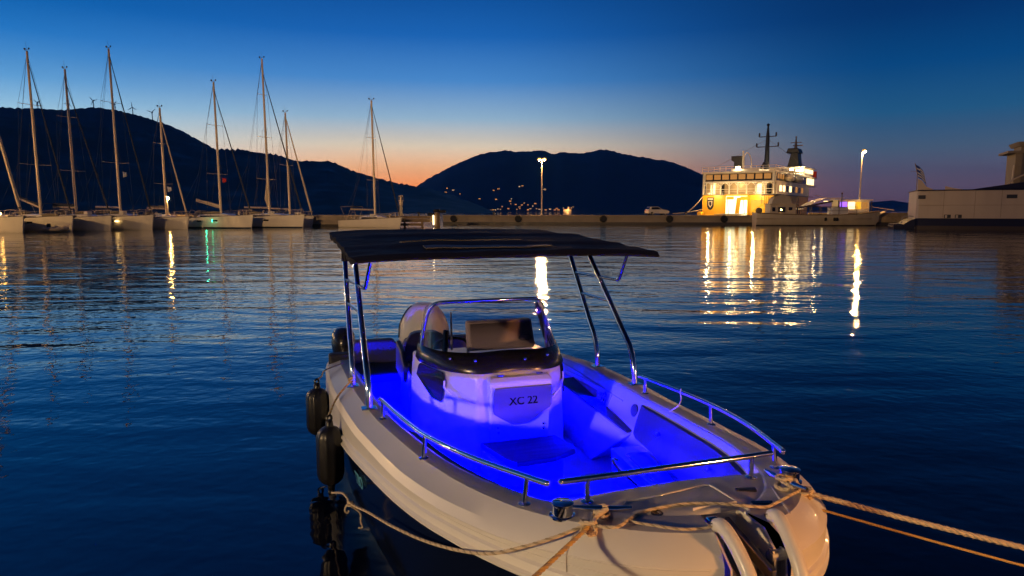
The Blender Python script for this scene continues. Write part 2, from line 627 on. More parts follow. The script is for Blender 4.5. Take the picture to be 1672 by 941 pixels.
# wind turbines on the left ridge
def turbine(u, v, h, rot, label):
    p = at(u, v, 2500)
    t = empty('wind_turbine', (p.x, p.y, p.z - 6))
    tag(t, label, 'wind turbine', 'wind turbines on the ridge')
    MB().tube([(0, 0, 0), (0, 0, h)], [1.9, 1.1], 8).build('tower', M['galv'], t)
    MB().box(-1.3, 1.3, -3, 4, h - 1, h + 1.8).build('nacelle', M['galv'], t)
    for k in range(3):
        a = rot + k * 2 * math.pi / 3
        d = V((math.cos(a), 0, math.sin(a)))
        MB().tube([V((0, -3.4, h + .4)), V((0, -3.4, h + .4)) + d * h * .18, V((0, -3.4, h + .4)) + d * h * .62], [.8, 1.5, .4], 6).build('blade', M['galv'], t)


for u, v, h, rot, lb in ((62, 177, 26, .4, 'wind turbine on the ridge beyond the mast of the second yacht, leftmost of the turbines'),
                         (113, 179, 28, 1.2, 'small wind turbine on the ridge just right of the yacht mast nearest the low saddle'),
                         (153, 175, 28, .2, 'wind turbine on the highest hump of the left ridge, clear against sky'),
                         (188, 180, 26, .9, 'wind turbine on the ridge close to the tallest left mast'),
                         (217, 187, 30, 1.6, 'wind turbine on the ridge slope, between tallest mast and last turbine'),
                         (249, 195, 30, .7, 'wind turbine lowest on the ridge slope, beside the shortest left mast')):
    turbine(u, v, h, rot, lb)

# village houses across the bay
rh = random.Random(5)
spots = []
for u in [791, 794, 797, 801, 805, 809, 813, 817]:
    spots.append((u, 343.5 + rh.uniform(-.8, .8), 'shore'))
for u, v in ((820, 339), (830, 342), (833, 330), (835, 326), (834, 334), (842, 335), (849, 342), (852, 336), (848, 339), (856, 333), (862, 336), (866, 342), (870, 338), (874, 334), (876, 342), (891, 344), (898, 343), (906, 344), (909, 342), (912, 344), (920, 341), (933, 341), (936, 339), (881, 343), (862, 344), (844, 343)):
    spots.append((u, v, 'village'))
for u, v in ((751, 318), (730, 309), (740, 312), (764, 331), (806, 312), (814, 310), (810, 327), (848, 306), (853, 305), (783, 326), (721, 317), (728, 315)):
    spots.append((u, v, 'slope'))
nshown = 0
adj = ['low', 'square', 'narrow', 'wide', 'small', 'tall']
for i, (u, v, zone) in enumerate(spots):
    d = ray(u, v).normalized()
    hit = BV.ray_cast(V((0, 0, CH)), d)
    p = hit[0] if hit[0] is not None else at(u, v, 3010)
    if hit[0] is None:
        p.z = 1
    sc = p.y / 3000
    wd, dp, ht = rh.uniform(7, 12) * sc, 8 * sc, rh.uniform(4.5, 7) * sc
    mb = MB()
    mb.box(-wd / 2, wd / 2, 0, dp, -6, ht, 0)
    mb.prism([(-wd / 2 - .4, -.4, ht), (wd / 2 + .4, -.4, ht), (wd / 2 + .4, dp / 2, ht + 2.4), (-wd / 2 - .4, dp / 2, ht + 2.4)], (0, 0, .3), 1)
    mb.prism([(-wd / 2 - .4, dp + .4, ht), (wd / 2 + .4, dp + .4, ht), (wd / 2 + .4, dp / 2, ht + 2.4), (-wd / 2 - .4, dp / 2, ht + 2.4)], (0, 0, .3), 1)
    nw = 1 if wd < 9.5 else 2
    for k in range(nw):
        x = -wd / 2 + wd * (k + .5) / nw
        mb.box(x - 1.15, x + 1.15, -.25, -.05, ht * .35, ht * .75, 2)
    o = mb.build('village_house', [M['housew'], M['houser'], M['e_housew'] if rh.random() < .3 else M['e_house']], smooth=0, loc=None)
    o.location = p
    zl = {'shore': 'lit shorefront house in the close line of lights at the far water edge',
          'village': 'lit house of the village clustered at the foot of the mountain',
          'slope': 'lone lit house scattered on the dark mountain slope above the village'}[zone]
    tag(o, zl, 'house', {'shore': 'shorefront houses', 'village': 'houses of the far village', 'slope': 'houses on the slope'}[zone])
# floodlit church at the end of the village
p = at(927, 343, 3000)
p.z = 1
t = empty('church', p)
tag(t, 'floodlit church with bell tower at the right end of the far village', 'church')
MB().box(-20, 16, 0, 12, -3, 9).build('nave', M['housew'], t, smooth=0)
MB().prism([(-21, -1, 9), (17, -1, 9), (17, 6, 13), (-21, 6, 13)], (0, 0, .5)).build('roof', M['houser'], t, smooth=0)
MB().box(0, 7, -2, 5, -3, 19).box(1.5, 5.5, -.5, 3.5, 19, 22).build('bell_tower', M['housew'], t, smooth=0)
light('floodlight', 'POINT', (-2, -12, 6), 45000, (1, .48, .14), t, 0.5)


# ------------------------------------------------------------------ quays
def quad_block(mb, pts, z0, z1, mi_top, mi_side, mi_low, zlow):
    n = len(pts)
    mb.add([(x, y, z1) for x, y in pts], [tuple(range(n))], mi_top)
    for i in range(n):
        (xa, ya), (xb, yb) = pts[i], pts[(i + 1) % n]
        mb.add([(xa, ya, zlow), (xb, yb, zlow), (xb, yb, z1), (xa, ya, z1)], [(0, 1, 2, 3)], mi_side)
        mb.add([(xa, ya, z0), (xb, yb, z0), (xb, yb, zlow), (xa, ya, zlow)], [(0, 1, 2, 3)], mi_low)


def quay_y(x):
    return 122.0 - 0.125 * (x + 10)


QT = 1.62
mb = MB()
quad_block(mb, [(-12.5, quay_y(-12.5)), (53.2, quay_y(53.2)), (54.2, quay_y(53.2) + 8), (-12, quay_y(-12.5) + 8)], -5, QT, 0, 0, 1, 0.42)
mb.bar((-12.5, quay_y(-12.5) - .06, QT - .12), (53.2, quay_y(53.2) - .06, QT - .12), .5, .3, 0)
kind(mb.build('quay', [M['conc'], M['concw']], smooth=0), 'structure')
mb = MB()
quad_block(mb, [(53.3, quay_y(53.3) - .5), (95, quay_y(95) - .5), (96, quay_y(95) + 9), (54, quay_y(53) + 9)], -5, QT + .45, 0, 0, 1, 0.5)
kind(mb.build('quay', [M['stone'], M['concw']], smooth=0), 'structure')
# the yacht pier on the left, behind the sterns
mb = MB()
quad_block(mb, [(-78, 112), (-31.5, 104.0), (-19.5, 101.6), (-19.2, 106.5), (-31, 109), (-77, 117)], -4, 1.75, 0, 0, 1, 0.35)
kind(mb.build('yacht_pier', [M['conc'], M['concw']], smooth=0), 'structure')
# timber landing stage at its end
st = empty('landing_stage', (-14.7, 101.0, 0))
tag(st, 'timber landing stage with tyres on its end pile, beyond the lone small yacht', 'pier')
MB().box(-4.5, 3.2, -1.3, 2.6, 1.25, 1.62).build('deck', M['timber'], st, smooth=0)
mb = MB().box(-4.5, 3.1, -1.25, -1.0, .75, 1.2).box(-4.5, 1.6, -1.32, -1.1, .2, .55)
mb.build('fender_beam', M['timber'], st, smooth=0)
for x in (-4.0, -1.2, 1.4):
    MB().tube([(x, -1.1, -3), (x, -1.1, 1.24)], .16, 8).build('pile', M['timber'], st)
MB().tube([(3.6, -1.0, -3), (3.6, -1.0, 2.15)], .42, 12).build('end_pile', M['timber'], st)
MB().box(3.05, 3.2, -1.62, -1.48, .35, 1.75).build('light_strip', emit('strip_glow', (1, .72, .4), 7), st, smooth=0)
for k, (x, y, z) in enumerate(((2.7, -.9, 1.86), (3.5, -.6, 2.4), (4.4, -.5, 2.3))):
    MB().lathe((x, y, z), [(.20, -.16), (.42, -.2), (.52, -.08), (.52, .08), (.42, .2), (.20, .16)], 14).build('tyre', M['tyre'], st)

# beacon
b_ = at(655, 349, 104.0)
t = empty('beacon', (b_.x, b_.y, 1.62))
tag(t, 'small harbour beacon column with a crown of lanterns on the pier', 'beacon')
MB().lathe((0, 0, 0), [(.34, 0), (.34, .25), (.24, .3), (.22, 1.55), (.34, 1.6), (.34, 1.7)], 12).build('column', M['wbhull'], t)
mb = MB().lathe((0, 0, 1.7), [(.30, 0), (.30, .5), (.42, .55), (.42, .68), (.2, .72), (.2, 1.2), (.34, 1.25), (.30, 1.45), (.05, 1.5)], 10)
mb.build('lantern', M['mast'], t)
for k in range(4):
    a = k * math.pi / 2 + .4
    MB().tube([(.36 * math.cos(a), .36 * math.sin(a), 2.3), (.40 * math.cos(a), .40 * math.sin(a), 3.1)], .05, 6).build('bracket', M['mastd'], t)


# quay lamps
def quay_lamp(name, loc, h, heads, label, em, energy, col, side=None):
    t = empty(name, loc)
    tag(t, label, 'street lamp')
    MB().lathe((0, 0, 0), [(.28, 0), (.28, .25), (.16, .3)], 10).build('base', M['galv'], t)
    MB().tube([(0, 0, .2), (0, 0, h)], [.15, .09], 10).build('pole', M['galv'], t)
    for hx, hy in heads:
        mb = MB().bar((0, 0, h - .05), (hx * .7, hy * .7, h + .05), .06, .06)
        mb.box(hx - .26, hx + .26, hy - .16, hy + .16, h + .10, h + .20)
        hd = mb.build('lamp_head', M['mastd'], t, smooth=0)
        MB().ball((hx, hy - .05, h - .10), (.36, .32, .28), 7).build('bulb', em, hd)
        MB().ball((hx, hy - .33, h - .22), (.13, .08, .11), 5).build('filament', M['e_core'], hd)
        light('lamp_light', 'POINT', (hx, hy - .1, h - .5), energy, col, t, .07)
    if side:
        MB().bar((0, 0, side), (.45, -.1, side + .05), .05, .05).box(.35, .75, -.3, .0, side - .1, side + .2).build('floodlight', M['fwhite'], t, smooth=0)
    return t


p1 = at(885, 352, 121.5)
quay_lamp('quay_lamp', (p1.x, quay_y(p1.x) + 3, QT), 10.1, [(-.45, -.2), (.45, -.2)], 'double-headed lit lamp post on the quay in front of the mountain', M['e_lamp'], 5000, WARM, 4.6)
p2 = at(1408, 352, 116.0)
quay_lamp('quay_lamp', (p2.x, quay_y(p2.x) + 4, QT + .45), 10.6, [(.1, -.35)], 'tall lit lamp post right of the ferry with a small floodlight on its pole', M['e_lamp'], 5000, WARM, None)
f2 = empty('floodlight_bracket', (p2.x, quay_y(p2.x) + 3.8, 0))
bpy.data.objects.remove(f2)
p3 = at(274, 349, 107.5)
t = quay_lamp('pier_lamp', (p3.x, p3.y, 1.75), 2.75, [(.1, -.2)], 'low glaring lamp on the yacht pier behind the fifth mast', emit('pier_glow', (1.0, .50, .12), 240), 500, WARM)

# tyre fenders hung on the quay face
for u, lb in ((741, 'black tyre hung on the quay face just right of the landing stage'), (846, 'black tyre hung on the quay face below the double-headed lamp'),
              (984, 'black tyre hung on the quay face midway between lamp and white car'), (1092, 'black tyre hung on the quay face just right below the white car'),
              (1181, 'black tyre hung on the quay face below the ferry ramp')):
    x = at(u, 355, quay_y(at(u, 355, 118).x)).x
    o = MB().lathe((0, 0, 0), [(.25, -.14), (.5, -.18), (.62, -.06), (.62, .06), (.5, .18), (.25, .14)], 16, axis=(0, 1, 0)).build('tyre_fender', M['tyre'])
    o.location = (x, quay_y(x) - .5, 1.02)
    tag(o, lb, 'tyre', 'tyres hung along the quay')
for u, lb in ((806, 'mooring bollard on the quay edge left of the double-headed lamp'), (1064, 'mooring bollard on the quay edge beside the white car'), (1120, 'mooring bollard holding the ferry line'),
              (679, 'mooring bollard on the landing stage end')):
    yy = quay_y(at(u, 350, 118).x) + 1.0
    x = at(u, 350, yy).x
    zz = QT
    if u == 679:
        x, yy, zz = -14.0, 101.4, 1.62
    o = MB().lathe((0, 0, 0), [(.22, 0), (.18, .1), (.15, .4), (.26, .48), (.26, .56), (.1, .62)], 12).build('bollard', M['fnavy'])
    o.location = (x, yy, zz)
    tag(o, lb, 'bollard', 'bollards along the quay')


# parked car on the quay
def car(loc, rz):
    t = empty('parked_car', loc, rz)
    tag(t, 'small pale hatchback parked on the quay left of the ferry', 'car')
    side = [(-1.95, .35), (-2.0, .75), (-1.85, 1.0), (-1.55, 1.48), (-.1, 1.52), (.75, 1.0), (1.75, .88), (1.98, .65), (1.98, .32)]
    rings = []
    for y, sc, zs in ((-.84, .97, .97), (-.80, 1, 1), (.80, 1, 1), (.84, .97, .97)):
        rings.append([(x * sc, y * (.86 if z > 1.1 else 1), .3 + (z - .3) * zs) for x, z in side])
    b = MB().loft(rings).build('body', M['carp'], t, smooth=25, bevel=.03)
    for sy in (-1, 1):
        MB().prism([(-1.45, sy * .80, 1.02), (-1.35, sy * .715, 1.42), (-.2, sy * .715, 1.44), (.5, sy * .80, 1.04)], (0, sy * .03, 0)).build('side_window', M['ywin'], t, smooth=0)
    MB().prism([(.02, -.62, 1.475), (.02, .62, 1.475), (.72, .70, 1.05), (.72, -.70, 1.05)], (.03, 0, .035)).build('windscreen', M['ywin'], t, smooth=0)
    MB().prism([(-1.60, -.6, 1.42), (-1.60, .6, 1.42), (-1.86, .68, 1.05), (-1.86, -.68, 1.05)], (-.03, 0, .02)).build('rear_window', M['ywin'], t, smooth=0)
    for sx in (-1.2, 1.25):
        for sy in (-1, 1):
            wh = MB().lathe((sx, sy * .72, .32), [(.2, -.1), (.32, -.09), (.32, .09), (.2, .1)], 16, axis=(0, 1, 0)).build('wheel', M['tyre'], t)
            MB().lathe((sx, sy * .8, .32), [(.19, -.03), (.17, .035), (.05, .05)], 12, axis=(0, 1, 0)).build('rim', M['galv'], wh)
    for sy in (-.6, .6):
        MB().box(1.9, 2.0, sy - .18, sy + .18, .62, .76).build('headlight', M['flagw'], t, bevel=.02)
        MB().box(-2.01, -1.9, sy - .15, sy + .15, .75, .9).build('tail_light', M['red'], t, bevel=.02)


pc = at(1076, 351, 118)
car((pc.x, quay_y(pc.x) + 2.2, QT), R(14))


# ------------------------------------------------------------------ sailing yachts
HEAD = math.atan2(-0.45, 0.89)
fx, fy = math.cos(HEAD), math.sin(HEAD)


def yacht(ub, Yb, Lh, mast_u, mast_top_v, label, name='sailing_yacht', stripe='ystripe', furl=('saild', .085), boom_up=0.0, boom_mat='mast', hood=True, flag=None, spreaders=2, win=2, seed=0, boot2=None, bimini=False, sailstack=None, mast_mat='mast', fb=1.0, rz=None, boomlen=.34, pulpit=True, lazy=False):
    rr = random.Random(seed)
    bow = at(ub, 345, Yb)
    hd = HEAD if rz is None else rz
    cx, cy = math.cos(hd), math.sin(hd)
    t = empty(name, (bow.x, bow.y, 0), hd)
    tag(t, label, 'sailing yacht', 'sailing yachts moored along the pier')
    B = Lh * .30
    fbow, fst = (.95 + Lh * .062) * fb, (.60 + Lh * .045) * fb
    # mast position along the boat from the photo's mast foot
    best = None
    for k in range(20, 75):
        x = -Lh * k / 100
        px, py = bow.x + cx * x, bow.y + cy * x
        d = V((px, py, 1.5 - CH))
        c_, s_ = math.cos(PITCH), math.sin(PITCH)
        u = 836 + FPX * d.x / (d.y * c_ - d.z * s_)
        if best is None or abs(u - mast_u) < best[0]:
            best = (abs(u - mast_u), x, py)
    mx = best[1]
    c_, s_ = math.cos(PITCH), math.sin(PITCH)
    MH = at(mast_u, mast_top_v, best[2]).z
    rings, nst = [], 16
    prof = []
    for i in range(nst + 1):
        x = -Lh * i / nst
        f = i / nst
        bw = B / 2 * min(1, (1 - (1 - min(1, f / .55)) ** 2.2)) * (1 - .10 * max(0, f - .6) / .4) if f > 0 else .06
        zd = fbow + (fst - fbow) * (f ** .8)
        rake = .35 * (1 - f) ** 6
        prof.append((x, bw, zd))
        rg = []
        for sy in (1, -1):
            lv = [(1.0, zd), (1.0, zd - .12), (.99, .55), (.965, .16), (.945, .10), (.88, -.05), (.45, -.5)]
            if sy < 0:
                lv = lv[::-1]
            for ws, z in lv:
                xr = x - rake * (1 - z / zd) * 1.2
                rg.append((xr, sy * bw * ws, z))
        rings.append(rg)
    nlv = 7

    def mi(k, i):
        z = [0, 0, 0, 1, 1, 2, 2]
        ii = i if i < nlv else 2 * nlv - 2 - i
        if ii < 0 or i == 2 * nlv - 1:
            return 0
        return [0, 0, 0, 1, 1, 2, 2][min(ii, 6)]
    MB().loft(rings, True, (True, True), 0, mi).build('hull', [M['yhull'], M[boot2] if boot2 else M['yhull'], M[stripe]], t, smooth=35)
    top = [(x, bw * .985, z + .01) for x, bw, z in prof]
    MB().loft([[(x, b_, z), (x, 0, z + .05), (x, -b_, z)] for x, b_, z in top], closed=False).build('deck', M['ydeck'], t, smooth=30)
    # toe rail and rubbing strake
    mb = MB()
    for sy in (1, -1):
        mb.tube([(x, sy * (bw + .01), z + .03) for x, bw, z in prof], .035, 5)
    mb.build('toe_rail', M['mastd'], t)
    # coachroof
    cr = []
    for f, hh, ws in ((.24, .04, .22), (.30, .34, .42), (.42, .46, .56), (.58, .50, .60), (.66, .46, .60), (.665, .02, .60)):
        x = -Lh * f
        _, bw, zd = min(prof, key=lambda p_: abs(p_[0] - x))
        wd = B / 2 * ws
        cr.append([(x, wd, zd), (x, wd * .86, zd + hh * .9), (x, 0, zd + hh * 1.1), (x, -wd * .86, zd + hh * .9), (x, -wd, zd)])
    cab = MB().loft(cr).build('cabin', M['yhull'], t, smooth=35)
    for sy in (1, -1):
        x0, x1 = -Lh * .36, -Lh * .62
        zz = fst + .26
        MB().prism([(x0, sy * (B / 2 * .545), zz + .10), (x1, sy * (B / 2 * .585), zz), (x1, sy * (B / 2 * .56), zz + .2), (x0, sy * (B / 2 * .53), zz + .22)], (0, sy * .03, 0)).build('window', M['ywin'], cab, smooth=0)
    # portlights in the topsides
    def hb(x):
        return interp([(p_[0], p_[1]) for p_ in reversed(prof)], x)
    for k in range(win):
        x = -Lh * (.36 + .2 * k)
        zd = interp([(p_[0], p_[2]) for p_ in reversed(prof)], x)
        for sy in (1, -1):
            sl_ = (hb(x + .45) - hb(x - .45)) / .9
            MB().obox((x, sy * (hb(x) * .995 + .02), zd * .66), (.45, sy * .45 * sl_, 0), (0, .03, 0), (0, 0, .11)).build('hull_window', M['ywin'], t, smooth=0, bevel=.03)
    # deck gear: liferaft, vents, rolled cloth
    for k in range(3):
        x = -Lh * rr.uniform(.2, .8)
        y = rr.uniform(-.7, .7)
        zt = interp([(p_[0], p_[2]) for p_ in reversed(prof)], x) + (.45 if x < -Lh * .3 else .05)
        if k == 0:
            MB().box(x - .4, x + .4, y - .28, y + .28, zt - .1, zt + .3).build('liferaft', M['yhull'], t, smooth=0, bevel=.06)
        elif k == 1:
            MB().tube([(x - .8, y - .5, zt + .12), (x - .3, y, zt + .2), (x + .6, y + .5, zt + .14)], [.16, .22, .14], 8).build('rolled_cover', M['hood'], t)
        else:
            MB().tube([(x, y, zt - .1), (x, y, zt + .35), (x + .16, y, zt + .45)], [.09, .09, .13], 8).build('deck_vent', M['mast'], t)
    mbx = MB()
    for sy in (-1, 1):
        mbx.lathe((-Lh * .74, sy * B * .36, fst + .25), [(.11, 0), (.08, .08), (.1, .2), (.04, .24)], 8)
        mbx.lathe((-Lh * .66, sy * B * .36, fst + .25), [(.10, 0), (.07, .08), (.09, .18), (.04, .22)], 8)
    for q_ in (0,):
        pass
    mbx.build('winches', M['galv'], t)
    # sprayhood
    zc = fst + .45
    if hood:
        hr = []
        for x, hh, ws in ((-Lh * .60, .05, .50), (-Lh * .63, .55, .52), (-Lh * .67, .85, .55), (-Lh * .72, .92, .56)):
            hr.append([(x, B / 2 * ws * math.cos(a), zc - .1 + hh * math.sin(a)) for a in [math.pi * k / 8 for k in range(9)]])
        h = MB().loft(hr, closed=False).build('sprayhood', M['hood'], t)
        h.modifiers.new('thick', 'SOLIDIFY').thickness = .03
        for sy in (-1, 1):
            MB().obox((-Lh * .66, sy * B / 2 * .50, zc + .18), (.42, 0, 0), (0, .03, .0), (0, -sy * .04, .16)).build('hood_window', M['glass'], t, smooth=0)
    if bimini:
        x0, x1, zb = -Lh * .76, -Lh * .95, fst + 2.0
        MB().loft([[(x, y, zb + .12 - .10 * (y / (B * .42)) ** 2) for y in [B * .42 * (k / 4 - 1) for k in range(9)]] for x in (x0, (x0 + x1) / 2, x1)], closed=False).build('bimini', M['hood'], t).modifiers.new('thick', 'SOLIDIFY').thickness = .04
        mb = MB()
        for x in (x0, x1):
            for sy in (-1, 1):
                mb.tube([(x, sy * B * .42, zb), ((x0 + x1) / 2, sy * B * .44, fst)], .02, 5)
        mb.build('bimini_frame', M['mast'], t)
    # mast with spreaders
    zd = fst + .5
    rake = -MH * .012
    mt = MB().tube([(mx, 0, fst), (mx + rake * .5, 0, MH * .55), (mx + rake, 0, MH)], [.165, .155, .12], 8).build('mast', M[mast_mat], t)
    tip = V((mx + rake, 0, MH))
    mb = MB().bar(tip + V((-.45, 0, .12)), tip + V((.45, 0, .12)), .04, .04).ball(tip + V((-.42, 0, .28)), .12, 4).ball(tip + V((.42, 0, .24)), .10, 4)
    mb.tube([tip, tip + V((-.15, 0, 1.0))], .012, 4)
    mb.build('masthead_gear', M['mastd'], mt)
    sp = []
    for k in range(spreaders):
        f = (k + 1) / (spreaders + 1) + .04
        z = MH * f
        hw = B * .40 * (1 - .25 * k)
        MB().bar((mx + rake * f - .25, -hw, z + .08), (mx + rake * f, 0, z), .06, .05).bar((mx + rake * f, 0, z), (mx + rake * f - .25, hw, z + .08), .06, .05).build('spreader', M['mast'], mt, smooth=0)
        sp.append((mx + rake * f - .25, hw, z + .08))
    # standing rigging
    wr = .016
    for sy in (1, -1):
        pts = [(mx - .3, sy * B * .46, fst + .1)] + [(x, sy * hw, z) for x, hw, z in sp] + [tuple(tip + V((0, 0, -.3)))]
        MB().tube(pts, wr, 4).build('shroud', M['wire'], t)
        MB().tube([(mx, sy * B * .43, fst + .1), (mx + rake * .5, 0, MH * .52)], wr * .8, 4).build('shroud', M['wire'], t)
    for sy in (1, -1):
        MB().tube([(-Lh + .1, sy * B * .25, fst), (-Lh * .72, 0, MH * .38), tuple(tip)], wr, 4).build('backstay', M['wire'], t)
    # forestay with the furled headsail
    fr = MH * rr.uniform(.92, .97)
    a, b = V((mx + rake * .95, 0, fr)), V((-.35, 0, fbow + .15))
    pts = [a + (b - a) * q for q in (0, .05, .3, .6, .85, .95, 1)]
    r_ = furl[1]
    fs = MB().tube(pts, [.03, r_ * .5, r_ * .7, r_ * .9, r_ * 1.1, r_ * 1.1, .03], 7).build('furled_headsail', M[furl[0]], t)
    MB().lathe(b + (a - b) * .03, [(.05, -.12), (.17, -.1), (.17, .1), (.05, .12)], 10).build('furling_drum', M['mastd'], fs)
    # boom and sail
    zb = fst + 1.55
    bl = Lh * boomlen
    b0, b1 = V((mx - .1, 0, zb)), V((mx - bl, .0, zb + .1 + boom_up))
    bo = MB().tube([b0, b1], .13, 7).build('boom', M[boom_mat], t)
    if sailstack:
        n = 9
        mb = MB()
        pts = [b0 + (b1 - b0) * (k / n) + V((0, 0, .24 + .03 * rr.uniform(-1, 1))) for k in range(n + 1)]
        mb.tube(pts, [.17 + .04 * rr.uniform(-1, 1) - .07 * k / n for k in range(n + 1)], 8)
        mb.build('stowed_mainsail', M[sailstack], bo)
    MB().tube([b1, b1 + V((.2, 0, -1.4)), (mx - bl * .8, 0, fst + .3)], .02, 4).build('mainsheet', M['wire'], t)
    MB().tube([b1, (mx + rake, 0, MH)], .012, 4).build('topping_lift', M['wire'], t)
    if lazy:
        for sy in (-1, 1):
            MB().tube([b0 + (b1 - b0) * .6, (mx + rake * .5, sy * .4, MH * .6)], .012, 4).build('lazy_jack', M['wire'], t)
    # pulpit, pushpit and lifelines
    if pulpit:
        mb = MB()
        for sy in (1, -1):
            mb.tube(spline([(-.1, 0, fbow + .62), (-.5, sy * .35, fbow + .64), (-1.6, sy * B * .22, fbow + .6), (-1.7, sy * B * .23, fbow)], 4), .022, 5)
            mb.tube([(-.8, sy * .4, fbow), (-.8, sy * .4, fbow + .62)], .02, 5)
            for f in (.25, .4, .55, .7, .85):
                _, bw, z = min(prof, key=lambda p_: abs(p_[0] + Lh * f))
                mb.tube([(-Lh * f, sy * bw * .95, z), (-Lh * f, sy * bw * .95, z + .6)], .014, 4)
            mb.tube([(-1.6, sy * B * .22, fbow + .6), (-Lh * .4, sy * B * .47, fbow * .9 + .55), (-Lh * .9, sy * B * .45, fst + .62)], .010, 4)
            mb.tube([(-Lh + .1, sy * B * .2, fst + .7), (-Lh + .1, sy * B * .44, fst + .7), (-Lh * .88, sy * B * .45, fst + .65)], .022, 5)
        mb.build('guard_rail', M['mast'], t)
    if flag:
        cmat, z, sx = flag
        MB().loft([[(mx + .1 + sx * (q * .8 + .05), B * .25, z - .06 * math.sin(q * 5)), (mx + .1 + sx * (q * .75), B * .25 + .05 * math.sin(q * 6), z - .55 - .15 * q)] for q in (0, .25, .5, .75, 1)], closed=False).build('courtesy_flag', M[cmat], t).modifiers.new('thick', 'SOLIDIFY').thickness = .015
    # wheel in the cockpit and an anchor at the bow
    MB().tube([(-Lh * .84 + .0, .5 * math.cos(a_ / 12 * 2 * math.pi), fst + .75 + .5 * math.sin(a_ / 12 * 2 * math.pi)) for a_ in range(13)], .025, 5).build('steering_wheel', M['mast'], t)
    MB().bar((-.5, 0, fbow + .1), (.25, 0, fbow + .02), .1, .08).prism([(.28, -.2, fbow - .05), (.28, .2, fbow - .05), (.05, 0, fbow - .35)], (.03, 0, .05)).build('anchor', M['galv'], t, smooth=0)
    return t, bow, Lh, B, fbow, fst, mx, MH


yA = yacht(38, 73.0, 14.0, -36, -40, 'sailing yacht cut off by the left edge of the photo, thick furled sail leaning in', furl=('sailw', .16), win=1, seed=1, bimini=True, flag=None)
yB = yacht(119, 77.5, 14.5, 67, 83, 'white yacht with its pale boom raised to the left, second hull from the left edge', boom_up=1.1, seed=2, win=2, sailstack='saild', lazy=True, spreaders=2)
yC = yacht(182, 81.0, 14.0, 126, 113, 'white yacht with teal waterline stripe and dark sail cover, between the two tallest left masts', stripe='yteal', seed=3, win=1, furl=('saild', .09), sailstack='saild', spreaders=2, bimini=True)
yD = yacht(250, 84.5, 15.0, 198, 79, 'white yacht under the tallest left mast, bare straight boom and small pale flag', furl=('saild', .09), seed=4, win=2, flag=('flagw', 7.4, -1), hood=True)
yE = yacht(308, 88.5, 11.5, 273, 176, 'yacht with the short mast and white furled headsail beside the glaring pier lamp', furl=('sailw', .10), seed=5, win=0, sailstack='hood', spreaders=2, flag=('flagw', 5.6, -1))
yF = yacht(413, 92.0, 14.5, 361, 134, 'yacht flying a red flag, arched cockpit hood and twin dark hull windows', stripe='yteal', boot2='ystripe', seed=6, win=2, flag=('red', 7.0, -1), boom_up=.9, bimini=False, furl=('saild', .09), sailstack='sailw')
yG = yacht(497, 95.5, 15.0, 441, 96, 'yacht with the tall mast carrying a pale furled mainsail and dark hull stripe', stripe='ystripe', boot2='ystripe', seed=7, win=2, furl=('saild', .10), spreaders=3, lazy=True)
yH = yacht(512, 102.5, 11.5, 474, 184, 'yacht mostly hidden behind the tall one, only its bow and white furled headsail showing', furl=('sailw', .13), seed=8, win=1, spreaders=1)
yI = yacht(656, 96.0, 10.5, 613, 164, 'small sailing yacht lying alone at the landing stage, arch over its stern', furl=('saild', .08), seed=9, win=0, bimini=True, hood=False, spreaders=2, fb=.92, boomlen=.42)
# extra character of single boats
MB().tube([(yG[6] - .05, 0, 2.6), (yG[6] - .22, 0, 3.2), (yG[6] - .55, 0, 4.1), (yG[6] - .3, 0, 6.3), (yG[6] - .12, 0, 10)], [.02, .2, .26, .12, .03], 7).build('furled_mainsail', M['sailw'], yG[0])
for k in range(2):
    MB().ball((-2.6 - k * 1.3, -1.0, yA[4] + .25), (.16, .16, .14), 5).build('cabin_light', emit('cockpit_lamp', (1, .5, .1), 30), yA[0])
MB().box(-4.6, -4.0, -yD[3] * .455, -yD[3] * .435, 1.02, 1.16).build('lit_port', emit('port_glow', (1, .6, .2), 8), yD[0], smooth=0)
MB().ball((-5.6, -yF[3] * .5 + .1, 1.05), (.05, .05, .22), 5).build('green_light', M['e_green'], yF[0])
light('green_spill', 'POINT', (-5.6, -yF[3] * .5 - .9, .8), 14, (.05, 1, .5), yF[0], .1)

# grey inflatable under the second yacht's bow
g = at(96, 377, 76.6)
t = empty('inflatable_dinghy', (g.x, g.y - .3, 0), HEAD)
tag(t, 'inflatable dinghy with a covered outboard, tucked under the bow of the second yacht', 'dinghy')
MB().tube(spline([(-1.5, -.55, .3), (.4, -.6, .32), (1.3, -.3, .42), (1.5, 0, .46), (1.3, .3, .42), (.4, .6, .32), (-1.5, .55, .3)], 5), .23, 10).build('tube', M['sailw'], t)
MB().box(-1.45, 1.0, -.5, .5, .12, .2).build('floor', M['grey'], t)
MB().lathe((-1.55, 0, .1), [(.12, 0), (.13, .3), (.2, .4), (.22, .75), (.12, .85)], 10).build('outboard', M['saild'], t)


# ------------------------------------------------------------------ car ferry
FR = R(-35)
t = ferry = empty('car_ferry', (42.7, 128.3, 0), FR)
tag(t, 'brightly lit car ferry, yellow hull and white decks, stern ramp on the quay', 'ferry')
hw = 6.7


def ferry_half(y, z):
    if y <= 27:
        return hw * (1 if z > 1 else .93)
    q = (y - 27) / 19.0
    flare = max(0, min(1, z / 8.0))
    end = .62 + .38 * flare
    return max(.15, hw * (1 - min(1, q / end) ** 2.1))


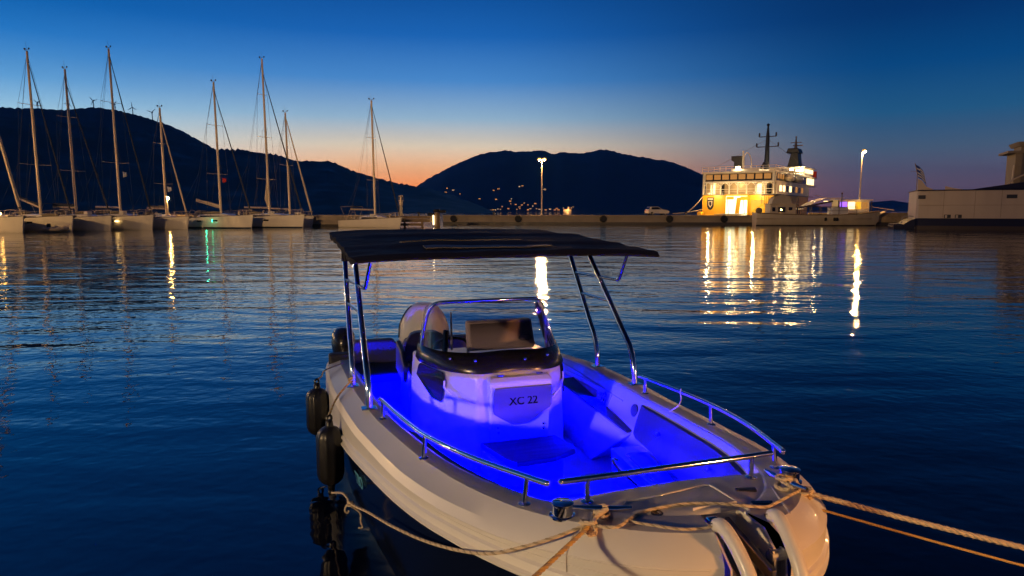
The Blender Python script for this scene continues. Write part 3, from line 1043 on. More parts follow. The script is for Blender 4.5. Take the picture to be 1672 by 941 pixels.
rings = []
ys = [0, .4, 6, 14, 22, 27, 30, 33, 36, 38.5, 40.5, 42, 43.5, 44.8, 46]
zl = [-1, 1.0, 2.2, 4.0, 5.4, 5.5]
mb = MB()
for y in ys:
    rings.append([(-ferry_half(y, z), y, z) for z in reversed(zl)] + [(ferry_half(y, z), y, z) for z in zl])
mb.loft(rings, True, (True, True))
mb.build('hull', M['fyel'], t, smooth=40)
MB().box(-7.0, 7.0, -.25, 27, 1.05, 1.6).build('rubbing_strake', M['fyel'], t, smooth=0, bevel=.15)
MB().box(-7.4, -6.4, -1.2, 1.5, .8, 2.3).build('quarter_sponson', M['fyel'], t, smooth=0, bevel=.3)
# white upper works: two long decks, the lower one open at the stern
mb = MB()
rg = []
for y in [1.6, 6, 14, 22, 27, 30, 33, 36, 38.5, 40.5, 42, 43.5, 44.8, 46]:
    h_ = ferry_half(y, 7)
    rg.append([(-h_, y, 5.5), (-h_, y, 7.75), (h_, y, 7.75), (h_, y, 5.5)])
mb.loft(rg, True)
mb.build('lower_deckhouse', M['fwhite'], t, smooth=30)
MB().box(-6.75, 6.75, -.1, 36, 7.75, 7.98).build('boat_deck', M['fwhite'], t, smooth=0)
MB().box(-6.7, 6.7, 0, 34, 7.98, 9.55).build('saloon_house', M['fwhite'], t, smooth=0, bevel=.06)
MB().box(-6.9, 6.9, -.35, 36.5, 9.55, 9.8).build('sun_deck', M['fwhite'], t, smooth=0)
# stern gallery of the lower deck: posts, arches and rail
mb = MB()
for k in range(9):
    x = -6.55 + k * 13.1 / 8
    mb.box(x - .10, x + .10, .02, .26, 5.5, 7.75)
    if k < 8:
        mb.bar((x + .1, .14, 7.2), (x + .6, .14, 7.72), .14, .14).bar((x + 13.1 / 8 - .1, .14, 7.2), (x + 13.1 / 8 - .6, .14, 7.72), .14, .14)
mb.box(-6.6, 6.6, .04, .12, 6.45, 6.53).box(-6.6, 6.6, .04, .12, 6.0, 6.05)
mb.build('stern_gallery', M['fwhite'], t, smooth=0)
MB().box(-6.5, 6.5, 1.48, 1.58, 5.6, 7.7).build('gallery_wall', mat('gallery_panel', (.30, .24, .15), .6, var=.3, vscale=1.2), t, smooth=0)
for x in (-5.2, -3.4, 3.6, 5.4):
    MB().box(x - .45, x + .45, 1.42, 1.475, 5.6, 7.5).build('gallery_door', M['ywin'] if x in (-3.4, 5.4) else M['e_deck'], t, smooth=0)
for k in range(5):
    x = -4.9 + k * 2.45
    MB().box(x - .5, x + .5, .7, 1.1, 7.66, 7.74).build('gallery_light', M['e_deck'], t, smooth=0)
# saloon windows astern and along the starboard side
MB().box(-6.2, 6.2, -.06, .0, 8.05, 9.42).build('window_band', M['ywin'], t, smooth=0)
for k in range(8):
    x = -5.45 + k * 1.55
    MB().box(x - .62, x + .62, -.10, -.062, 8.32, 9.30).build('stern_window', M['e_saloon'], t, smooth=0)
MB().box(6.70, 6.76, 1.0, 26, 8.05, 9.42).build('window_band', M['ywin'], t, smooth=0)
for k in range(13):
    y = 2.2 + k * 1.85
    MB().box(6.762, 6.80, y - .62, y + .62, 8.40, 9.30).build('side_window', M['e_saloon'] if k in (0, 1, 2, 4, 6, 9, 10) else M['ywin'], t, smooth=0)
for k in range(8):
    y = 4.5 + k * 2.6
    MB().box(6.69, 6.75, y - .8, y + .8, 6.1, 7.2).build('promenade_window', M['e_deck'] if k in (0, 1, 3) else (M['e_saloon'] if k % 2 else M['ywin']), t, smooth=0)
for k, (y0, y1) in enumerate(((26.8, 29.4), (29.8, 32.4), (32.8, 33.9))):
    MB().box(6.69, 6.76, y0, y1, 8.1, 9.4).build('wing_light_panel', M['e_deck'], t, smooth=0)
for k, y in enumerate((9.0, 16.5)):
    lb = MB().loft([[(7.35 + .75 * q_ * math.cos(a), y + dy, 8.75 + .65 * q_ * math.sin(a)) for a in [2 * math.pi * i / 12 for i in range(12)]] for dy, q_ in ((-2.6, .1), (-2.2, .6), (-1.2, 1), (1.2, 1), (2.2, .6), (2.6, .1))]).build('lifeboat', M['fwhite'], t)
    for dy in (-1.8, 1.8):
        MB().tube([(6.75, y + dy, 8.0), (6.75, y + dy, 9.7), (7.5, y + dy, 10.1), (7.5, y + dy, 9.4)], .09, 6).build('davit', M['grey'], t)
for x in (-6.72, 6.72):
    MB().box(x - .06, x + .06, -.12, .0, 5.5, 9.6).build('corner_strip', M['grey'], t, smooth=0)
MB().box(-6.75, 6.75, -.16, -.02, 5.40, 5.52).build('sheer_line', M['fnavy'], t, smooth=0)
MB().box(6.70, 6.78, .2, 34, 5.40, 5.52).build('sheer_line', M['fnavy'], t, smooth=0)
for y, z in ((3, 4.6), (7.5, 4.3), (14, 4.7), (20, 4.2)):
    MB().box(6.70, 6.73, y, y + .16, z - 2.2, z).build('rust_streak', M['frust'], t, smooth=0)
# bridge, bow bulwark
MB().box(-6.3, 6.3, 25, 35, 9.8, 11.6).build('bridge', M['fwhite'], t, smooth=0, bevel=.08)
MB().box(-6.6, 6.6, 24.6, 36.0, 11.6, 11.8).build('bridge_roof', M['fwhite'], t, smooth=0)
MB().box(6.3, 6.36, 25.4, 34.6, 10.55, 11.4).build('bridge_window', M['e_deck'], t, smooth=0)
MB().box(-6.0, 6.0, 24.93, 25.0, 10.5, 11.4).build('bridge_window', M['e_saloon'], t, smooth=0)
mb = MB()
rg = []
for y in [34.2, 36, 38.5, 40.5, 42, 43.5, 44.8, 46]:
    h_ = ferry_half(y, 8.2)
    rg.append([(h_ - .1, y, 7.7), (h_ + .15, y, 9.7), (h_ - .02, y, 9.7), (h_ - .25, y, 7.7)])
mb.loft(rg, True)
rg = [[(-x, y, z) for x, y, z in r] for r in rg]
mb.loft(rg, True)
mb.build('bow_bulwark', M['fwhite'], t, smooth=30)
MB().box(6.0, 6.7, 36.2, 37.0, 9.8, 11.3).build('wing_edge', M['red'], t, smooth=0)
# stern face: crest, frames, door and lit bay
MB().box(-2.35, -2.1, -.28, -.0, 1.6, 5.45).box(1.95, 2.2, -.28, 0, 1.6, 5.45).box(-2.35, 2.2, -.28, 0, 5.2, 5.5).box(5.1, 5.3, -.2, 0, 1.6, 5.4).build('ramp_frame', M['fyel'], t, smooth=0)
MB().box(-2.1, 1.95, -.05, -.005, 1.62, 5.2).build('car_deck_opening', M['e_ramp'], t, smooth=0)
mb = MB().box(-2.0, -.6, -.16, -.08, 4.55, 5.1).box(.6, 1.9, -.16, -.08, 4.4, 5.1)
mb.prism([(-.35, -.14, 1.8), (.45, -.14, 1.8), (.75, -.14, 4.9), (-.05, -.14, 4.9)], (0, .05, 0))
mb.build('car_deck_door', M['fyel'], t, smooth=0)
MB().bar((-1.5, -.18, 1.8), (-1.8, -.18, 4.6), .16, .1).build('ramp_stay', M['grey'], t, smooth=0)
MB().bar((1.5, -.2, 1.8), (1.2, -.2, 4.4), .14, .1).build('ramp_stay', M['grey'], t, smooth=0)
MB().box(2.55, 4.9, -.05, -.005, 1.9, 4.4).build('lit_bay', M['e_yel'], t, smooth=0)
MB().bar((2.6, -.15, 2.0), (4.8, -.15, 3.7), .18, .12).build('bay_brace', M['fyel'], t, smooth=0)
MB().prism([(-2.2, -.1, 1.75), (2.0, -.1, 1.75), (2.1, -6.2, 1.66), (-2.3, -6.2, 1.66)], (0, 0, .16)).build('stern_ramp', M['galv'], t, smooth=0)
MB().prism([(-5.75, -.06, 5.0), (-4.45, -.06, 5.0), (-4.45, -.06, 3.3), (-4.7, -.06, 2.8), (-5.1, -.06, 2.55), (-5.5, -.06, 2.8), (-5.75, -.06, 3.3)], (0, -.04, 0)).build('crest', M['fnavy'], t, smooth=0)
mb = MB().box(-5.6, -4.6, -.13, -.101, 4.55, 4.8).prism([(-5.5, -.12, 4.3), (-4.7, -.12, 4.3), (-4.75, -.12, 3.5), (-5.1, -.12, 3.0), (-5.45, -.12, 3.5)], (0, -.02, 0))
mb.build('crest_emblem', M['tan'], t, smooth=0)
mb = MB().prism([(-5.3, -.145, 4.2), (-4.9, -.145, 4.1), (-4.85, -.145, 3.6), (-5.1, -.145, 3.25), (-5.35, -.145, 3.7)], (0, -.02, 0))
mb.build('crest_figure', M['fnavy'], t, smooth=0)
# sun deck: rails, funnel, mast, radar stack, life rafts, lights
mb = MB()
for z in (10.35, 10.75):
    mb.tube([(-6.8, 24, z), (-6.8, -.25, z), (6.8, -.25, z), (6.8, 24, z)], .05, 4)
for k in range(13):
    x = -6.8 + 13.6 * k / 12
    mb.bar((x, -.25, 9.8), (x, -.25, 10.75), .06, .06)
    y = -.25 + 24 * k / 12
    mb.bar((6.8, y, 9.8), (6.8, y, 10.75), .06, .06)
mb.build('sun_deck_rail', M['fwhite'], t, smooth=0)
MB().box(-3.2, 2.2, 6, 15, 9.8, 10.6).build('deck_locker', M['fwhite'], t, smooth=0, bevel=.05)
MB().prism([(-3.6, 9, 9.8), (-2.2, 9, 9.8), (-2.2, 9, 13.4), (-4.2, 9, 13.4), (-4.2, 9, 12.6), (-3.6, 9, 12.2)], (0, 2.4, 0)).build('funnel', M['fnavy'], t, smooth=0, bevel=.05)
MB().tube(spline([(-1.9, 10, 9.8), (-1.9, 10, 13.2), (-1.2, 10, 14.0), (-.5, 10, 12.5), (-.3, 10, 9.8)], 5), .09, 6).tube([(-2.0, 9.6, 9.8), (-2.0, 9.6, 14.4)], .16, 8).build('vent_pipe', M['fwhite'], t)
MB().tube([(.9, 10, 9.8), (2.0, 10, 11.8)], .22, 6).tube([(1.9, 10, 11.7), (2.3, 10, 11.9)], .3, 6).build('davit', M['fnavy'], t)
MB().tube([(0, 19.8, 9.8), (0, 19.8, 18.2), (0, 19.8, 20.2)], [.62, .36, .16], 10).ball((0, 19.8, 20.4), .32, 6).build('mast', M['fnavy'], t)
for z, hw_ in ((13.9 + 2.0, 2.2), (16.0 + 2.0, 1.7)):
    mb = MB().box(-hw_, hw_, 19.7, 19.9, z - .08, z + .08)
    for sx in (-1, 1):
        mb.box(sx * hw_ - .12, sx * hw_ + .12, 19.6, 20, z, z + .8)
    mb.build('mast_yard', M['fnavy'], t, smooth=0)
MB().tube([(0, 19.8, 17.5), (6, 30, 11.8)], .03, 4).tube([(0, 19.8, 17.5), (-6, 4, 10.8)], .03, 4).build('mast_stay', M['wire'], t)
MB().prism([(1.7, 30, 11.8), (4.3, 30, 11.8), (3.9, 30, 15.2), (2.5, 30, 15.2)], (0, 3.4, 0)).prism([(1.5, 29.6, 15.2), (4.3, 29.6, 15.2), (3.9, 29.6, 16.2), (1.9, 29.6, 16.2)], (0, 4, 0)).build('exhaust_stack', M['fnavy'], t, smooth=0, bevel=.1)
MB().tube([(3.0, 32, 16.0), (3.0, 32, 18.7)], [.4, .10], 8).box(1.9, 4.2, 31.9, 32.1, 17.5, 17.65).box(2.4, 4.5, 31.9, 32.1, 16.8, 17.0).ball((3.0, 32, 18.8), .2, 5).build('radar_mast', M['mastd'], t, smooth=0)
for k, (x, y) in enumerate(((5.8, 6), (5.8, 9), (5.8, 12))):
    MB().tube([(x, y - .8, 10.3), (x, y + .8, 10.3)], .38, 10).build('liferaft', M['fwhite'], t)
for x, y, z in ((-1.8, 5.8, 10.9), (3.4, 16, 10.8), (5.5, 18, 10.9), (5.9, 22, 10.9), (6.0, 24.2, 11.0), (1.0, 16, 10.7)):
    MB().box(x - .35, x + .35, y - .2, y + .05, z - .2, z + .1).build('deck_light', emit('deck_lamp_glow', (1, .72, .36), 90), t, smooth=0)
for x in (-4.5, 3.9):  # arms added to carry the stern fill lights
    MB().bar((x, 0, 5.75), (x, -2.5, 5.75), .1, .1).box(x - .3, x + .3, -2.7, -2.4, 5.65, 5.85).build('added_lamp_arm', M['fwhite'], t, smooth=0)
for x, y, z, e in ((-4.5, -2.6, 5.5, 1500), (3.9, -2.6, 5.5, 1800), (-.2, -3.0, 6.2, 900), (4.4, 13, 11.6, 800), (5.2, 22, 11.7, 800), (8.4, 30, 10.2, 900), (0, .8, 7.2, 500), (4.5, .8, 7.2, 250), (-4.5, .8, 7.2, 250), (8.2, 12, 9.9, 350)):  # deck lamps, plus fill lights added off the stern and side to brighten the hull
    light('deck_and_fill_light', 'POINT', (x, y, z), e * (.42 if y < 0 else .2), (1.0, .68, .30), t, .15)

# ferry mooring lines
def line_obj(name, pts, r, m, label, cat='rope', sag=0.0, n=14, group=None):
    a, b = V(pts[0]), V(pts[-1])
    if len(pts) == 2:
        P = [a + (b - a) * (k / n) - V((0, 0, sag * 4 * (k / n) * (1 - k / n))) for k in range(n + 1)]
    else:
        P = spline(pts, 8)
    o = MB().tube(P, r, 6).build(name, m, loc=a)
    return tag(o, label, cat, group)


fl = ferry.matrix_world
fm = Matrix.Translation((42.7, 128.3, 0)) @ Matrix.Rotation(FR, 4, 'Z')
line_obj('mooring_line', [fm @ V((-6.6, -.1, 5.2)), V((at(1119, 351, 118).x, quay_y(33) + 1.1, QT + .35))], .07, M['ropew'], 'steep pale mooring line from the ferry stern down to the quay', sag=.25)
line_obj('mooring_line', [fm @ V((-6.6, .3, 2.7)), V((28.5, quay_y(28.5) + 2.5, QT + .3))], .06, M['ropew'], 'low slack mooring line from the ferry waterline to the quay', sag=.12)
line_obj('mooring_line', [fm @ V((6.3, 38, 6.0)), V((69, 122, QT + .9))], .05, M['ropew'], 'pale mooring line off the ferry bow toward the lamp post', sag=.2)

# ------------------------------------------------------------------ workboat alongside the quay
t = empty('workboat', (40.3, 112.2, 0), R(-4.5))
tag(t, 'weathered white wooden workboat alongside the quay in front of the ferry', 'workboat')
rings = []
for x, hb, zs in ((0, 1.5, 2.1), (.3, 1.75, 2.05), (3, 2.2, 1.9), (8, 2.3, 1.75), (13, 2.1, 1.75), (16.5, 1.5, 1.95), (18.6, .85, 2.15), (20.0, .12, 2.35)):
    f = .35 if x > 17 else 0
    rings.append([(x, -hb, zs), (x - .1 * f, -hb * 1.0, zs - .25), (x - .5 * f, -hb * .92, .75), (x - 1.8 * f, -hb * .78, .12), (x - 2.4 * f, -hb * .5, -.6), (x - 2.4 * f, hb * .5, -.6), (x - 1.8 * f, hb * .78, .12), (x - .5 * f, hb * .92, .75), (x - .1 * f, hb, zs - .25), (x, hb, zs)])
MB().loft(rings, True, (True, True), 0, lambda k, i: 1 if i in (3, 4, 5) else 0).build('hull', [M['wbhull'], M['bigr']], t, smooth=35)
mb = MB()
for sy in (-1, 1):
    mb.tube([(r[0][0], sy * r[0][1] * -1, r[0][2]) for r in rings], .09, 6)
    mb.tube([(r[2][0], sy * -r[2][1] * 1.01, r[2][2] + .35) for r in rings[:-1]], .06, 5)
mb.build('rubbing_strake', M['timber'], t)
MB().box(2.1, 6.2, -1.45, 1.45, 1.9, 3.45).box(1.9, 6.5, -1.65, 1.65, 3.45, 3.58).build('wheelhouse', M['wbhull'], t, smooth=0, bevel=.04)
MB().box(3.35, 4.5, -1.49, -1.45, 2.15, 3.0).build('door', M['fnavy'], t, smooth=0)
MB().box(3.75, 3.9, -1.51, -1.49, 2.5, 2.65).build('lit_port', M['e_small'], t, smooth=0)
MB().box(2.4, 2.9, -1.49, -1.45, 2.3, 3.0).build('window', M['ywin'], t, smooth=0)
MB().box(5.0, 5.6, -1.49, -1.45, 2.5, 3.0).build('window', M['ywin'], t, smooth=0)
r_ = [[(4.0 + 2.6 * math.sin(a) * .62, y, 3.58 + 1.45 * math.cos(a)) for a in [math.pi * (k / 8 - .5) for k in range(9)]] for y in (-1.2, -.9, .9, 1.2)]
MB().loft(r_, True).build('canopy_hood', M['wbhull'], t)
MB().tube([(2.2, 0, 3.5), (2.2, 0, 4.6), (2.2, 0, 5.0)], [.05, .05, .02], 5).box(1.2, 3.9, -.9, .9, 4.95, 5.05).tube([(1.3, -.8, 3.5), (1.3, -.8, 4.95)], .04, 5).tube([(1.3, .8, 3.5), (1.3, .8, 4.95)], .04, 5).build('awning_frame', M['saild'], t, smooth=0)
MB().lathe((.5, -.7, 1.95), [(.3, 0), (.55, .3), (.5, .75), (.2, .95)], 10).build('covered_winch', M['hood'], t)
mb = MB()
for x in (6.6, 8.2, 9.8, 11.4, 12.8, 15.6):
    for sy in (-1.9, 1.9):
        mb.bar((x, sy, 1.7), (x, sy, 3.1), .07, .07)
for sy in (-1.9, 1.9):
    mb.bar((6.6, sy, 3.1), (15.6, sy, 3.0), .07, .07).bar((6.6, sy, 2.5), (15.6, sy, 2.4), .05, .05)
mb.build('deck_rail', M['mastd'], t, smooth=0)
MB().tube([(6.9, 0, 1.8), (6.9, 0, 4.6)], .1, 8).tube([(6.9, 0, 2.8), (12.4, 0, 4.0)], .09, 6).build('cargo_derrick', M['mastd'], t)
mb = MB()
for k in range(9):
    x = 7.1 + k * .6
    mb.bar((x, .2, 2.85 + k * .12), (x + .6, .2, 2.98 + k * .12 + .05), .5, .22)
mb.build('furled_awning', M['saild'], t, smooth=0)
MB().box(12.1, 14.6, -1.1, 1.1, 1.75, 2.95).build('deckhouse', M['flagw'], t, smooth=0, bevel=.05)
MB().tube([(13.9, 0, 1.8), (13.9, 0, 5.2)], [.1, .08], 8).ball((13.9, 0, 5.25), .16, 5).build('signal_mast', M['fnavy'], t)
for x in (10.6, 12.0, 12.4):
    MB().lathe((x, -2.36, 1.05), [(.10, -.28), (.2, -.2), (.2, .2), (.10, .28)], 8).build('fender', M['tyre'], t)
MB().prism([(18.9, -.5, 1.2), (20.9, -.35, 2.25), (20.6, .35, 2.25), (18.9, .5, 1.2)], (0, 0, .12)).build('bow_platform', M['wbhull'], t, smooth=0)

# lit bar pavilion on the quay behind the workboat
t = empty('quay_pavilion', (52.2, 119.3, QT), R(-7))
tag(t, 'low quayside pavilion with a curved canopy and lit violet and yellow windows, behind the workboat', 'pavilion')
r_ = []
for k in range(11):
    x = -1.5 + k * .68
    z = 1.0 + 1.9 * math.sin(min(1, k / 7) * math.pi / 2)
    r_.append([(x, -2.2, z), (x, 2.2, z), (x, 2.2, z + .12), (x, -2.2, z + .12)])
MB().loft(r_, True).build('canopy', M['fwhite'], t, smooth=30)
for x in (.5, 3, 5):
    MB().box(x - .3, x + .3, -.3, .3, 2.4 if x > 1 else 2.0, 2.5 if x > 1 else 2.1).build('canopy_lamp', M['e_deck'], t, smooth=0)
light('canopy_light', 'POINT', (2.4, -.6, 1.9), 50, (1, .72, .35), t, .2)
MB().box(4.6, 9.6, -1.8, 1.8, 0, 2.55).box(4.3, 10.0, -2.3, 2.3, 2.55, 2.72).build('wall', M['fwhite'], t, smooth=0)
for k, (x0, x1, m_) in enumerate(((4.8, 5.9, 'e_purple'), (6.1, 7.2, 'e_deck'), (7.4, 8.2, 'e_yel'), (8.4, 9.3, 'e_saloon'))):
    MB().box(x0, x1, -1.86, -1.8, 1.1, 2.3).build('window', M[m_], t, smooth=0)
MB().box(5.2, 6.0, -1.9, -1.86, .1, 1.0).build('counter_front', M['e_purple'], t, smooth=0)
light('eaves_light', 'POINT', (7.6, -3.0, 2.3), 22, (1, .6, .2), t, .2)
for x in (4.4, 9.8):
    MB().bar((x, -2.2, 0), (x, -2.2, 2.55), .12, .12).build('post', M['fnavy'], t, smooth=0)

# ------------------------------------------------------------------ large ship on the right
sc_, sd = at(1496, 345, 89.0), V((0.909, -0.416, 0))
t = empty('passenger_ship', (sc_.x, sc_.y, 0), math.atan2(sd.y, sd.x))
tag(t, 'large white ship with navy waterline band and Greek flag, cut off by the right edge', 'ship')
TOP = 4.98
rings = []
for x, hb, k in ((0, 4.3, 0), (.25, 4.6, 0), (4, 4.8, 0), (16, 4.8, 0), (34, 4.8, 0), (44, 3.0, 0), (50, .2, 0)):
    rings.append([(x, z_ * 0 + 4.8 - hb, z_) for z_ in (TOP, 1.42, .44, -.9)] + [(x, 4.8 + hb, z_) for z_ in (-.9, .44, 1.42, TOP)])
MB().loft(rings, True, (True, True), 0, lambda k, i: (0, 1, 2, 2, 2, 1, 0, 0)[i]).build('hull', [M['bigw'], M['bign'], M['bigr']], t, smooth=30)
for x in (3.0, 6.4, 9.2, 12.6):
    MB().box(x, x + .03, -.012, 0, 1.5, TOP).build('plate_seam', M['hood'], t, smooth=0)
MB().box(0.2, 40, -.014, 0, 3.1, 3.13).build('plate_seam', M['hood'], t, smooth=0)
MB().box(-.05, 46, -.06, 9.7, TOP, TOP + .14).build('deck_edge', M['bign'], t, smooth=0)
MB().prism([(6.0, .02, TOP + .14), (46, .02, TOP + .14), (46, .02, TOP + 2.2), (22, .02, TOP + 1.9), (11.4, .02, TOP + .98)], (0, 9.4, 0)).build('superstructure', M['bign'], t, smooth=0, bevel=.1)
MB().box(.12, .95, -.035, 0, 3.95, 4.42).build('fairlead', M['fnavy'], t, bevel=.2)
MB().box(9.7, 10.8, -.035, 0, 3.95, 4.42).build('fairlead', M['fnavy'], t, bevel=.2)
for x in (3.15, 4.35):
    MB().box(x, x + .75, -.03, 0, 1.46, 1.9).build('freeing_port', M['fnavy'], t, smooth=0)
    MB().box(x + .1, x + .34, -.05, -.03, 1.48, 1.84).build('port_bar', M['bigw'], t, smooth=0)
MB().prism([(-.0, .25, TOP + .14), (1.9, .25, TOP + .14), (1.0, .25, TOP + .55), (.45, .25, TOP + 1.35), (0, .25, TOP + 1.6)], (0, .12, 0)).build('stern_bulwark', M['bigw'], t, smooth=0)
MB().prism([(3.1, .3, TOP + .14), (5.2, .3, TOP + .14), (4.1, .3, TOP + .32), (3.1, .3, TOP + .6)], (0, .12, 0)).build('stern_bulwark', M['bigw'], t, smooth=0)
MB().tube([(-.1, .3, TOP), (-.12, .3, TOP + 2.2), (-.45, .3, TOP + 3.6)], .05, 6).bar((-.9, .3, TOP + 2.6), (0, .3, TOP + 2.55), .04, .04).build('flagpole', M['mastd'], t, smooth=0)
fp0, fn = V((-.38, .3, TOP + 3.45)), 9
st = []
for k in range(fn + 1):
    a_ = fp0 + V((.30, 0, -.2)) * 0 + V((.045, 0, -.19)) * k
    st.append([a_, a_ + V((.45, .05, -.28)), a_ + V((.85, -.04, -.80)), a_ + V((1.05, .03, -1.30))])
mb = MB()
for k in range(fn):
    ra, rb_ = st[k], st[k + 1]
    o_ = len(mb.v)
    mb.v += ra + rb_
    for j in range(3):
        mb.f.append((o_ + j, o_ + j + 1, o_ + 5 + j, o_ + 4 + j))
        can = k < 5 and j == 0
        mb.m.append((1 if k == 2 else 0) if can else (0 if k % 2 == 0 else 1))
fl_ = mb.build('flag', [M['flagb'], M['flagw']], t, smooth=60)
fl_.modifiers.new('thick', 'SOLIDIFY').thickness = .012
MB().box(-2.4, .1, .6, 9, -.3, .62).prism([(-2.6, .3, .3), (0, .3, .3), (0, .3, 1.35), (-.6, .3, 1.1), (-1.3, .3, .62)], (0, 8.8, 0)).build('stern_platform', M['bign'], t, smooth=0)
MB().tube(spline([(-1.5, 1.2, .6), (-1.4, 1.2, 1.5), (-.6, 1.2, 1.7), (-.1, 1.2, 1.6)], 4), .05, 5).tube([(-.75, 1.2, .6), (-.75, 1.2, 1.65)], .04, 5).build('platform_rail', M['galv'], t)
MB().box(10.8, 17, 2.5, 7, TOP + .8, TOP + 4.7).box(9.9, 18, 2.2, 7.3, TOP + 4.7, TOP + 5.0).box(11.4, 12.1, 2.9, 6.6, TOP + 5.0, TOP + 5.6).prism([(11.2, 2.2, TOP + 5.6), (18.5, 2.2, TOP + 5.6), (18.5, 2.2, TOP + 6.1), (10.9, 2.2, TOP + 6.1)], (0, 5, 0)).build('funnel_casing', M['hood'], t, smooth=0)
MB().tube([(12.2, 2.3, TOP + .9), (12.3, 2.3, TOP + 5.4)], .13, 6).tube([(10.6, 2.4, TOP + .7), (10.7, 2.4, TOP + 3.2)], .08, 6).tube(spline([(10.2, 2.4, TOP + .8), (10.9, 2.4, TOP + 1.5), (12.1, 2.4, TOP + 2.1)], 4), .1, 6).build('ladder_rail', M['bigw'], t)


# ================================================================== the motor boat in front
ANG = R(18.43)
BX, BY = -0.0095, 5.162
boat = empty('motorboat', (BX, BY, 0), ANG)
tag(boat, 'white and navy open motorboat with blue lit cockpit, steel rails and dark canopy', 'motorboat')
BM = Matrix.Translation((BX, BY, 0)) @ Matrix.Rotation(ANG, 4, 'Z')
BI = BM.inverted()


def b3(s, w_, z):            # s forward, w to port, z up -> boat space
    return V((w_, -s, z))


def bw(s, w_, z):
    return BM @ b3(s, w_, z)


def bp_(u, v, s=None, w_=None, z=None):
    """measure in boat space: photo pixel + one known boat coordinate -> (s, w, z)"""
    o = BI @ V((0, 0, CH))
    d = BI.to_3x3() @ ray(u, v)
    o, d = V((-o.y, o.x, o.z)), V((-d.y, d.x, d.z))
    i, val = (0, s) if s is not None else ((1, w_) if w_ is not None else (2, z))
    tt = (val - o[i]) / d[i]
    return o + d * tt


half = [(-3.05, 1.08), (-2.4, 1.125), (-1.6, 1.15), (-.8, 1.145), (0, 1.10), (.65, 1.03), (1.3, .944), (1.8, .835), (2.22, .672), (2.5, .50), (2.68, .32), (2.77, .15), (2.80, 0)]
hp = spline([(s_, w_, 0) for s_, w_ in half], 4)
hp = [(p.x, max(p.y, 0)) for p in hp]
hp[-1] = (2.80, 0.0)
NH = len(hp)
ZR = [(-3.05, .66), (-2.2, .76), (-1.5, .835), (-.8, .875), (0, .90), (.3, .905), (1.3, .97), (2.22, 1.06), (2.5, 1.10), (2.8, 1.14)]
ZB = [(-3.05, .24), (-1.4, .42), (-.4, .55), (.4, .64), (1.1, .72), (1.9, .81), (2.3, .84), (2.8, .86)]
nrm = []
for i in range(NH):
    a, b = hp[max(0, i - 1)], hp[min(NH - 1, i + 1)]
    tx, ty = b[0] - a[0], b[1] - a[1]
    l_ = math.hypot(tx, ty)
    nrm.append((-ty / l_, tx / l_))
nrm[-1] = (1.0, 0.0)
nrm = [(abs(a) if a > 0 else a, b) for a, b in nrm]


def zr(s_):
    return interp(ZR, s_)


def level(off, zf, shrink=1.0, pull=0.0):
    out = []
    for (s_, w_), (ns, nw) in zip(hp, nrm):
        if i == 0:
            pass
        o_ = off(s_) if callable(off) else off
        S_, W_ = s_ + ns * o_, max(0, w_ + nw * o_)
        S_ = -3.05 + (S_ + 3.05) * (1 - pull * max(0, (s_ + .5) / 3.3) ** 1.5 if s_ > -.5 else 1)
        out.append((S_, W_ * shrink, zf(s_)))
    out[-1] = (out[-1][0], 0, out[-1][2])
    full = [b3(s_, -w_, z) for s_, w_, z in out] + [b3(s_, w_, z) for s_, w_, z in reversed(out[:-1])]
    return full


zb = lambda s_: interp(ZB, s_)
cap_off = lambda s_: .010 + .05 * max(0, min(1, (s_ - 1.5)))
LV = [level(-.095, lambda s_: zr(s_) - .004), level(-.085, lambda s_: zr(s_)), level(cap_off, lambda s_: zr(s_)),
      level(lambda s_: cap_off(s_) + .012, lambda s_: zr(s_) - .008),
      level(lambda s_: .14, lambda s_: zr(s_) - .045), level(.168, lambda s_: zr(s_) - .085),
      level(.165, lambda s_: zb(s_) + .092), level(.178, lambda s_: zb(s_) + .082), level(.182, lambda s_: zb(s_) + .068), level(.166, lambda s_: zb(s_) + .058),
      level(.170, lambda s_: zb(s_) + .040), level(.184, lambda s_: zb(s_) + .030), level(.184, lambda s_: zb(s_) + .016), level(.165, lambda s_: zb(s_)),
      level(.150, lambda s_: zb(s_) - .008),
      level(.125, lambda s_: zb(s_) * .55, 1.0, .03), level(.085, lambda s_: .10, .99, .06), level(.03, lambda s_: -.10, .95, .10), level(-.2, lambda s_: -.46, .12, .20)]
NF = len(LV[0])
mid = NF // 2
NOTCH = .105


def in_notch(k, i):
    if k > 13:
        return False
    a, b = LV[2][i], LV[2][i + 1]
    return abs((a.x + b.x) / 2) < NOTCH and -a.y > 2.0


mb = MB()
for lv in LV:
    mb.v += lv
for k in range(len(LV) - 1):
    for i in range(NF - 1):
        if in_notch(k, i):
            continue
        mb.f.append((k * NF + i, k * NF + i + 1, (k + 1) * NF + i + 1, (k + 1) * NF + i))
        mb.m.append(2 if k == 1 else (1 if k >= 14 else 0))
    if k >= 2:
        mb.f.append((k * NF, (k + 1) * NF, (k + 1) * NF + NF - 1, k * NF + NF - 1))
        mb.m.append(1 if k >= 14 else 0)
hull = mb.build('hull', [M['gel'], M['navy'], M['deck']], boat, smooth=32)

# hull registration letters on the navy side
def text_mesh(body, size, depth=0.002):
    cu = bpy.data.curves.new('lettering', 'FONT')
    cu.body = body
    cu.size = size
    cu.extrude = depth
    cu.offset = size * .012
    cu.align_x, cu.align_y = 'CENTER', 'CENTER'
    o = bpy.data.objects.new('lettering', cu)
    COL.objects.link(o)
    me = bpy.data.meshes.new_from_object(o.evaluated_get(bpy.context.evaluated_depsgraph_get()))
    bpy.data.objects.remove(o)
    bpy.data.curves.remove(cu)
    return me


